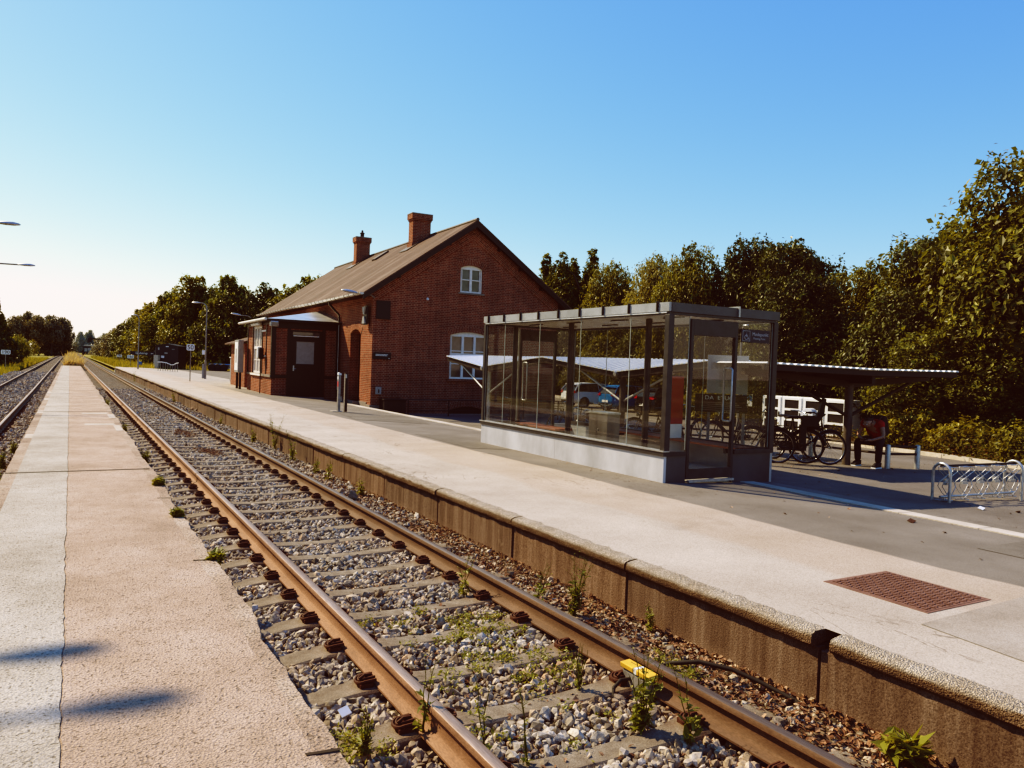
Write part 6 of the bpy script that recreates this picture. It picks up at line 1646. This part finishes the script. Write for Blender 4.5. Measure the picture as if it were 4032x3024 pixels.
def weed(lab, x, y, h, stems, seed, z=-.2, flower=True, leafL=.05, bushy=1.0, name='weed'):
    r = np.random.default_rng(seed); t = thing(name, lab, 'weed', (x,y,z), 0, 'weeds growing in the ballast'); mb = MB(); P=[];N=[]; LL=[]
    for s in range(stems):
        a = r.uniform(0,2*PI); ln = r.uniform(.08,.32); hh = h*r.uniform(.6,1.05); pts=[]
        for i in range(6):
            f = i/5; pts.append((math.cos(a)*ln*hh*f**1.4+r.normal(0,.006), math.sin(a)*ln*hh*f**1.4+r.normal(0,.006), hh*f))
        mb.tube(pts, [.0045,.004,.0035,.003,.0022,.0012], 5)
        for i in range(int(10*bushy)):
            f = r.uniform(.05,.8)**1.3; k = int(f*5); q = Vector(pts[k]).lerp(Vector(pts[min(5,k+1)]), f*5-k); an = r.uniform(0,2*PI); d = Vector((math.cos(an),math.sin(an),r.uniform(.1,.7)))
            for m in (.35,.75): P.append(tuple(q+d*leafL*m)); N.append((-.3*math.cos(an),-.3*math.sin(an),1)); LL.append(leafL*(1.25-f*.7))
        if flower:
            for i in range(7):
                f = r.uniform(.72,1); k = min(4,int(f*5)); q = Vector(pts[k]).lerp(Vector(pts[k+1]), f*5-k); d = Vector(r.normal(0,1,3)); d.z = abs(d.z)+.4; d = d.normalized()*r.uniform(.02,.07)*min(1.5,h*2.2)
                mb.tube([q,q+d], [.0012,.001], 4); P.append(tuple(q+d)); N.append((0,0,1)); LL.append(.016)
    mb.build('stems', M['weed'], t)
    V,F,T_ = leaves(np.array(P), np.array(N), np.array(LL), np.clip(r.normal(.5,.22,len(P)),0,1), wid=.42, jitter=.35, r=r)
    np_mesh('foliage', V, F, M['weed'], t, attrs={'tint':T_}); return t
weed('tall branching weed in front of the yellow rail sensor', 2.86,3.36,.52,6,1,bushy=1.5,leafL=.06)
weed('tall thin weed to the right of the sensor, casting a shadow on the rail', 3.01,3.12,.40,2,2,leafL=.06)
weed('thin yellowish grass-like weed left of the yellow sensor', 2.86,3.98,.30,6,3,flower=False,leafL=.03,bushy=.5)
weed('bushy tall weed against the platform wall, tallest along the wall', 3.68,5.23,.50,7,4,bushy=1.4)
weed('slender weed between the dark rail and the wall, left of the bushy one', 3.36,5.32,.52,3,5)
weed('slender weed standing against the dark rail farther up', 3.05,6.05,.40,3,6)
weed('small weed rooted at the foot of the platform wall', 4.02,4.66,.20,4,7,leafL=.04)
weed('broad-leaved green plant at the bottom edge under the wall', 3.93,2.46,.20,6,8,flower=False,leafL=.11,bushy=1.3)
weed('weed at the bottom edge beside the island platform', 1.36,3.78,.24,5,9,leafL=.04)
weed('tall weed leaning over the orange rail at the bottom edge', 1.70,3.80,.46,2,10,leafL=.055)
weed('thin weed rising against the orange rail at the very bottom', 1.90,3.47,.42,2,11,leafL=.04)
weed('bare branching weed in the middle of the track at the bottom', 2.08,3.32,.44,2,12,leafL=.03,bushy=.5)
weed('small yellow-green weed in the island platform edge joint, nearer of two', 1.03,6.42,.12,7,13,z=.2,flower=False,leafL=.06,bushy=1.4)
weed('small yellow-green tuft on the island platform edge, second from the camera', .95,8.25,.12,7,14,z=.22,flower=False,leafL=.06,bushy=1.5)
weed('yellowish grass tuft on the island platform edge, third from the camera', .96,10.3,.16,12,15,z=.2,flower=False,leafL=.07)
for i,(x,y,h,lab) in enumerate([(3.92,11.6,.35,'nearest of the weeds growing along the wall foot'),(3.98,12.6,.4,'leafy weed along the wall foot, second of the row'),(3.95,13.8,.5,'leafy weed along the wall foot, third of the row'),(3.96,15.4,.7,'tall weed reaching up the platform wall'),(4.0,17.6,.75,'tall pale weed spilling over the platform edge'),(3.9,19.2,.5,'weed farther along the platform wall'),(3.95,24,.5,'weed far along the platform wall'),(3.9,36,.7,'weed at the distant end of the platform wall'),(3.9,60,.9,'small yellow-green clump near the far end of the wall')]):
    weed(lab, x+rng.uniform(-.12,.05), y+rng.uniform(-.6,.6), h*rng.uniform(.55,1.05), rng.randint(3,8), 30+i, z=-.22, leafL=.06, bushy=.9)
for i,(x,y,h,lab) in enumerate([(-.95,13.9,.3,'yellow weed at the left island edge, nearest'),(-.98,15.4,.35,'yellow weed at the left island edge, middle'),(-.92,17.6,.3,'yellow weed at the left island edge, farthest'),(1.22,15.6,.3,'weed between the island and the orange rail beside the dark line'),(1.2,21.5,.3,'small weed between the island and the orange rail'),(1.15,31,.45,'bushier weed far along the right island edge')]):
    weed(lab, x, y, h, 8, 50+i, leafL=.06, bushy=1.5)
cx_ = []
for (x,y,n,s) in ((2.79,5.2,30,.16),(2.75,4.3,26,.18),(2.5,4.75,14,.2),(3.66,4.0,20,.1),(2.3,5.6,10,.2),(1.3,3.9,16,.1),(2.4,3.7,8,.3)):
    cx_ += [(x+rng.gauss(0,s), y+rng.gauss(0,s)) for _ in range(n)]
scatter_leaves('creeping_weeds', cx_, lambda a,b: -.195, .05, .022, M['weed'], .6, 3600, .035)
scatter_leaves('red_moss', [(2.6+rng.gauss(0,.12), 17.3+rng.gauss(0,.35)) for _ in range(40)]+[(2.6+rng.gauss(0,.1), 21.5+rng.gauss(0,.5)) for _ in range(40)], lambda a,b: -.185, .02, .03, M['litter'], .55, 1800, .05)

# ------------------------------------------------------------------ rail sensor and cables
t = thing('rail_sensor', 'yellow-topped sensor clamped to the inside of the dark rail', 'rail sensor', (3.185,3.77,0))
mb = MB(); mb.prism([(-.05,-.14,-.035),(-.045,-.14,-.07),(.03,-.14,-.075),(.03,-.14,-.03)], (0,.13,0)); mb.build('cover', M['yellow'], t, bevel=.006)
mb = MB(); mb.prism([(-.05,.02,-.035),(-.045,.02,-.07),(.03,.02,-.075),(.03,.02,-.03)], (0,.13,0)); mb.build('cover', M['yellow'], t, bevel=.006)
mb = MB(); mb.box(-.043,.03,-.008,.018,-.07,-.034); mb.build('clear_strip', M['white'], t)
mb = MB(); mb.box(-.035,.02,-.12,.14,-.19,-.077); mb.build('housing', M['pole_grey'], t, bevel=.01)
mb = MB(); mb.tube([(-.03,.06,-.12),(-.10,.07,-.12),(-.17,.05,-.15),(-.21,0,-.20),(-.2,-.05,-.24)], .012, 8); mb.build('cable', M['rubber'], t, smooth=60)
mb = MB(); mb.tube([(3.56,4.05,-.20),(3.62,3.98,-.15),(3.75,3.84,-.11),(3.88,3.66,-.12),(3.97,3.48,-.16),(4.03,3.28,-.20),(4.05,3.1,-.24)], .016, 8)
tag(mb.build('black_hose', M['rubber'], smooth=60), 'black hose arching out of the leaf litter beside the platform wall', 'hose')
mb = MB(); mb.obox((1.41,4.26,-.17),(.03,.006,.006),(-.008,.02,.015),(0,0,.002)); tag(mb.build('paper_scrap', M['sign_white']), 'crumpled scrap of paper in the ballast beside the island', 'paper')
for (x,y,lab) in ((11.0,5.95,'white paper scrap on the asphalt below the bicycle rack'),(8.7,5.5,'dry leaf on the dark platform asphalt')):
    mb = MB(); mb.obox((x,y,gz(x,y)+.02),(.05,.012,.008),(-.012,.03,.01),(0,0,.003)); tag(mb.build('litter_scrap', M['sign_white'] if x > 10 else M['litter']), lab, 'litter')

# ------------------------------------------------------------------ lamps, signs and huts along the line
def lamp_post(lab, loc, h, arm, rot, mat='pole_grey', r=.055, base=False):
    t = thing('lamp_post', lab, 'lamp post', loc, rot, 'platform lamps')
    mb = MB(); mb.tube([(0,0,-.2),(0,0,1.2),(0,0,1.22),(0,0,h-.35),(-.05,0,h-.15),(-.15,0,h-.05),(-.3,0,h),(-arm,0,h+.02)], [r*1.35,r*1.35,r,r*.8,r*.75,r*.7,r*.65,r*.6], 10); mb.build('pole', M[mat], t, smooth=40)
    hd = lamp_head(t, M['galv']); hd.location = (-arm+.05,0,h+.02)
    if base: mb = MB(); mb.box(-.2,-.07,-.07,.07,.0,1.0); mb.build('fuse_box', M['grey_box'], t); mb = MB(); mb.box(-.2,-.02,-.14,-.1,1.65,1.95); mb.build('small_sign', M['sign_white'], t)
    return t
lamp_post('grey platform lamp behind the speed sign 50, the taller one in view', (8.1,56.9,.22), 5.2, .5, R(-30), base=True)
lamp_post('grey platform lamp beside the station name sign', (5.63,82.4,.2), 5.22, .2, R(-30))
lamp_post('thin distant lamp post against the dark trees right of the black hut', (14.6,113.5,0), 5.1, .2, R(-30), r=.045)
lamp_post('upper lamp head reaching in at the left edge, on a post outside the picture', (-4.6,26.6,-.4), 5.75, 2.75, R(180-8))
lamp_post('lower and longer lamp arm reaching in at the left edge', (-5.2,37.4,-.4), 5.6, 3.35, R(180-8))
lamp_post('unseen lamp on the left track side whose shadow falls on the island platform', (-7.4,13.0,-.4), 9.6, 1.9, R(180-4))  # unseen mast, put in and raised for a soft shadow on the island
lamp_post('second unseen lamp on the left track side beside the first, outside the picture', (-7.4,12.2,-.4), 9.6, 2.2, R(180-4))  # unseen mast for the second shadow on the island
lamp_post('thin grey lamp post seen through the right shelter pane', (24.0,22.9,-.4), 4.2, .25, R(60))
def speed_sign(lab, x, y, z0, z1, w_, txt, rot, zb=0, plate='sign_white', side=0):
    t = thing('speed_sign', lab, 'sign', (x,y,zb), rot, 'white number signs by the tracks'); c = (z0+z1)/2-zb; h = z1-z0
    mb = MB(); k = .05; a = w_/2; b = h/2
    mb.prism([(-a+k,0,c-b),(a-k,0,c-b),(a,0,c-b+k),(a,0,c+b-k),(a-k,0,c+b),(-a+k,0,c+b),(-a,0,c+b-k),(-a,0,c-b+k)], (0,.015,0)); mb.build('plate', M[plate], t)
    text('lettering', txt, h*.98, M['sign_black'], t, (0,-.006,c-.01), (R(90),0,0), extrude=.003, sx=1.05)
    mb = MB(); mb.tube([(0,.03,-.2),(0,.03,c+b*.6)], .03, 8); mb.build('post', M['pole_grey'], t, smooth=40)
speed_sign('white sign reading 50 on a post on the platform', 6.15,49.2, 2.08,2.46, .47,'50', R(-30), .25)
speed_sign('white sign reading 160 in front of the station name sign', 6.15,102.1, 1.12,1.51, .80,'160', R(-30), 0)
speed_sign('small white sign reading 190 beyond the sign 160', 6.36,131.1, 1.04,1.42, .82,'190', R(-30), 0)
speed_sign('white sign reading 190 at the left edge before the conifers', -5.4,87.6, 1.22,1.65, .78,'190', R(-2), -.45)
t = thing('station_name_sign', 'long dark blue sign reading Gadstrup beside the black hut', 'sign', (7.52,103.3,0), R(-30.3))
mb = MB(); mb.box(-1.49,1.49,0,.05,1.55,1.99); mb.build('panel', M['navy'], t)
text('lettering', 'Gadstrup', .37, M['sign_white'], t, (-.12,-.012,1.78), (R(90),0,0), extrude=.004, sx=1.05)
mb = MB(); mb.box(1.02,1.32,-.006,-.002,1.755,1.80); mb.box(1.02,1.09,-.006,-.002,1.72,1.755); mb.build('arrow', M['sign_white'], t)
for x in (-1.46,1.4): mb = MB(); mb.tube([(x,.08,-.2),(x,.08,2.2)], .035, 8); mb.build('post', M['pole_grey'], t)
t = thing('blue_box', 'small blue box on a leg under the station name sign', 'box', (7.02,99.6,0), R(-30)); mb = MB(); mb.box(-.2,.2,-.1,.1,.38,.80); mb.build('case', M['blue'], t); mb = MB(); mb.box(-.04,.04,-.04,.04,-.1,.38); mb.build('leg', M['pole_grey'], t)
t = thing('number_box', 'small black box with number 3 at the far end of the island', 'sign', (.1,92.6,0), 0); mb = MB(); mb.box(-.28,.28,0,.2,.22,.60); mb.build('case', M['sign_black'], t)
for s in (-1,1): mb = MB(); mb.box(s*.29-.02,s*.29+.02,-.02,.22,-.1,.64); mb.build('bracket', simple('rusty_bracket', (.12,.05,.03)), t)
text('lettering', '3', .22, M['sign_white'], t, (0,-.004,.40), (R(90),0,0), extrude=.002)
t = thing('equipment_hut', 'black flat-roofed equipment hut beyond the platform end', 'hut', (7.93,91.4,.1), R(-29.5))
mb = MB(); mb.prism([(0,0,0),(2.45,0,0),(2.45,0,2.52),(1.2,0,2.76),(0,0,2.55)], (0,2.0,0)); mb.build('wall', M['hut'], t)
mb = MB(); mb.prism([(-.06,-.06,2.55),(1.2,-.06,2.77),(2.5,-.06,2.53),(2.5,-.06,2.58),(1.2,-.06,2.83),(-.06,-.06,2.61)], (0,2.12,0)); mb.build('roof', M['steel_dark'], t)
for (a,b,c) in ((.05,.75,'grey_box'),(.8,1.2,'blue'),(1.25,1.9,'grey_box')): mb = MB(); mb.box(-.05,-.003,a,b,.0,2.4); mb.build('side_panel', M[c], t)
mb = MB(); mb.box(.02,.50,-.5,-.003,-.1,1.55); mb.build('pale_cabinet', simple('beige_sheet', (.42,.38,.31), .5), t)
for (a,b,c,d,m_) in ((.25,.42,2.1,2.38,'grey_box'),(1.1,1.4,2.45,2.55,'white'),(1.75,2.05,2.2,2.26,'grey_box'),(.6,.95,1.25,1.5,'white'),(.95,1.3,1.72,1.86,'grey_box')): mb = MB(); mb.box(a,b,-.03,-.004,c,d); mb.build('notice', M[m_], t)
t = thing('ramp_handrail', 'pale handrail dipping beside the ramp in front of the black hut', 'handrail', (6.99,78.3,.18), R(-27)); pr = [(0,0,.84),(.35,0,.86),(.8,0,.80),(1.25,0,.62),(1.45,0,.64),(1.7,0,.78),(1.9,0,.84)]
mb = MB(); mb.tube(pr, .035, 8); mb.build('top_rail', M['white'], t, smooth=50)
for i in range(9): x = .05+i*.22; z = np.interp(x,[p[0] for p in pr],[p[2] for p in pr]); mb = MB(); mb.tube([(x,0,-.1),(x,0,z)], .022, 6); mb.build('baluster', M['pole_grey'], t)
t = thing('flatbed_trailer', 'flat trailer with three wheels and blue deck edge before the trees', 'trailer', (13.3,88.6,.05), R(-29))
for x in (.0,.62,1.24):
    mb = MB(); mb.lathe([(.22,-.12),(.40,-.12),(.44,-.06),(.44,.06),(.40,.12),(.22,.12)], 20); wo = mb.build('wheel', M['tyre'], t, (x,0,.44), smooth=50); wo.rotation_euler = (R(90),0,0)
    mb = MB(); mb.lathe([(0,.06),(.12,.07),(.2,.06),(.23,.1)], 16); mb.build('rim', simple('rim_red', (.25,.12,.1), .5), wo, smooth=50)
mb = MB(); mb.box(-.4,6,.0,2.3,.78,.86); mb.build('deck', M['blue'], t); mb = MB(); mb.box(1.5,6,.05,.15,.38,.50); mb.box(-.4,6,.3,.5,.55,.775); mb.build('chassis', M['grey_box'], t)
t = thing('signal', 'dark round-headed signal on a thin mast at the end of the grass strip', 'signal', (-.06,405,0)); mb = MB(); mb.tube([(0,0,-.3),(0,0,4.9)], .11, 8); mb.build('mast', M['pole_grey'], t); mb = MB(); mb.lathe([(0,-.1),(.5,-.1),(.55,0),(.5,.1),(0,.1)], 16); o = mb.build('head', M['black'], t, (0,0,5.3)); o.rotation_euler = (R(90),0,0)
t = thing('bracket_signal', 'dark signal box hung from a long arm on a pale mast before the trees', 'signal', (10.3,288,0), R(-30)); mb = MB(); mb.tube([(0,0,-.3),(0,0,5.7)], .18, 8); mb.build('mast', M['galv'], t); mb = MB(); mb.box(-6.2,.2,-.1,.1,5.6,6.05); mb.build('arm', M['black'], t); mb = MB(); mb.box(-6.4,-5.2,-.2,.2,4.7,6.0); mb.build('head', M['black'], t); mb = MB(); mb.box(-.4,.4,-.4,.4,-.3,.9); mb.build('base', simple('brown_box', (.09,.04,.03)), t)
t = thing('lineside_building', 'dark windowless hut with pale roof and grey scribbles right of the vanishing point', 'hut', (5.1,420,0), R(-8)); mb = MB(); mb.box(0,3.9,0,3,-.3,4.0); mb.build('wall', M['hut'], t); mb = MB(); mb.prism([(-.15,-.2,4.0),(4.05,-.2,4.0),(3.4,-.2,4.7),(.5,-.2,4.7)], (0,3.4,0)); mb.build('roof', M['slab'], t)
for (a,b,c,d) in ((.4,1.6,1.4,3.0),(1.8,3.3,1.8,3.1),(1.9,3.4,.8,1.4)): mb = MB(); mb.box(a,b,-.03,-.004,c,d); mb.build('painted_patch', M['grey_box'], t)
t = thing('lineside_box', 'small dark relay box beside the track before the hut', 'box', (4.6,395,0), 0); mb = MB(); mb.box(-.4,.4,-.3,.3,-.3,1.9); mb.build('case', M['black'], t)
t = thing('level_crossing_gate', 'thin dark barrier across the line at the vanishing point', 'barrier', (3.0,560,0), 0); mb = MB(); mb.box(-4,10,-.1,.1,1.0,1.3); mb.build('boom', M['black'], t); mb = MB(); mb.box(9.5,10.2,-.3,.3,-.6,1.8); mb.build('stand', M['pole_grey'], t)
grid('road', [-400,-20,0,20,400], [566,572], lambda x,y: -.18, M['slab'])

# fallen leaves and grit on platform and yard
def grit(name, n, fx, fy, zf, L, mat):
    x = fx(nr.uniform(size=n)); y = fy(nr.uniform(size=n)); z = np.array([zf(a,b) for a,b in zip(x,y)])+.006
    V,F,T_ = leaves(np.column_stack([x,y,z]), np.tile([0,0,1.],(n,1)), L, nr.uniform(size=n), jitter=.25)
    return tag(np_mesh(name, V, F, mat, attrs={'tint':T_}), kind='stuff')
grit('dry_leaves', 260, lambda u: 7+u*11, lambda u: 2+u*9, lambda a,b: gz(a,b), .05, M['litter'])
# ------------------------------------------------------------------ tone of the picture
if CURVE:
    vs_ = sc.view_settings; vs_.use_curve_mapping = True; cm_ = vs_.curve_mapping
    for ci, pts in CURVE.items():
        c = cm_.curves[ci]
        while len(c.points) > 2: c.points.remove(c.points[1])
        c.points[0].location = pts[0]; c.points[1].location = pts[-1]
        for p in pts[1:-1]: c.points.new(*p)
    cm_.update()
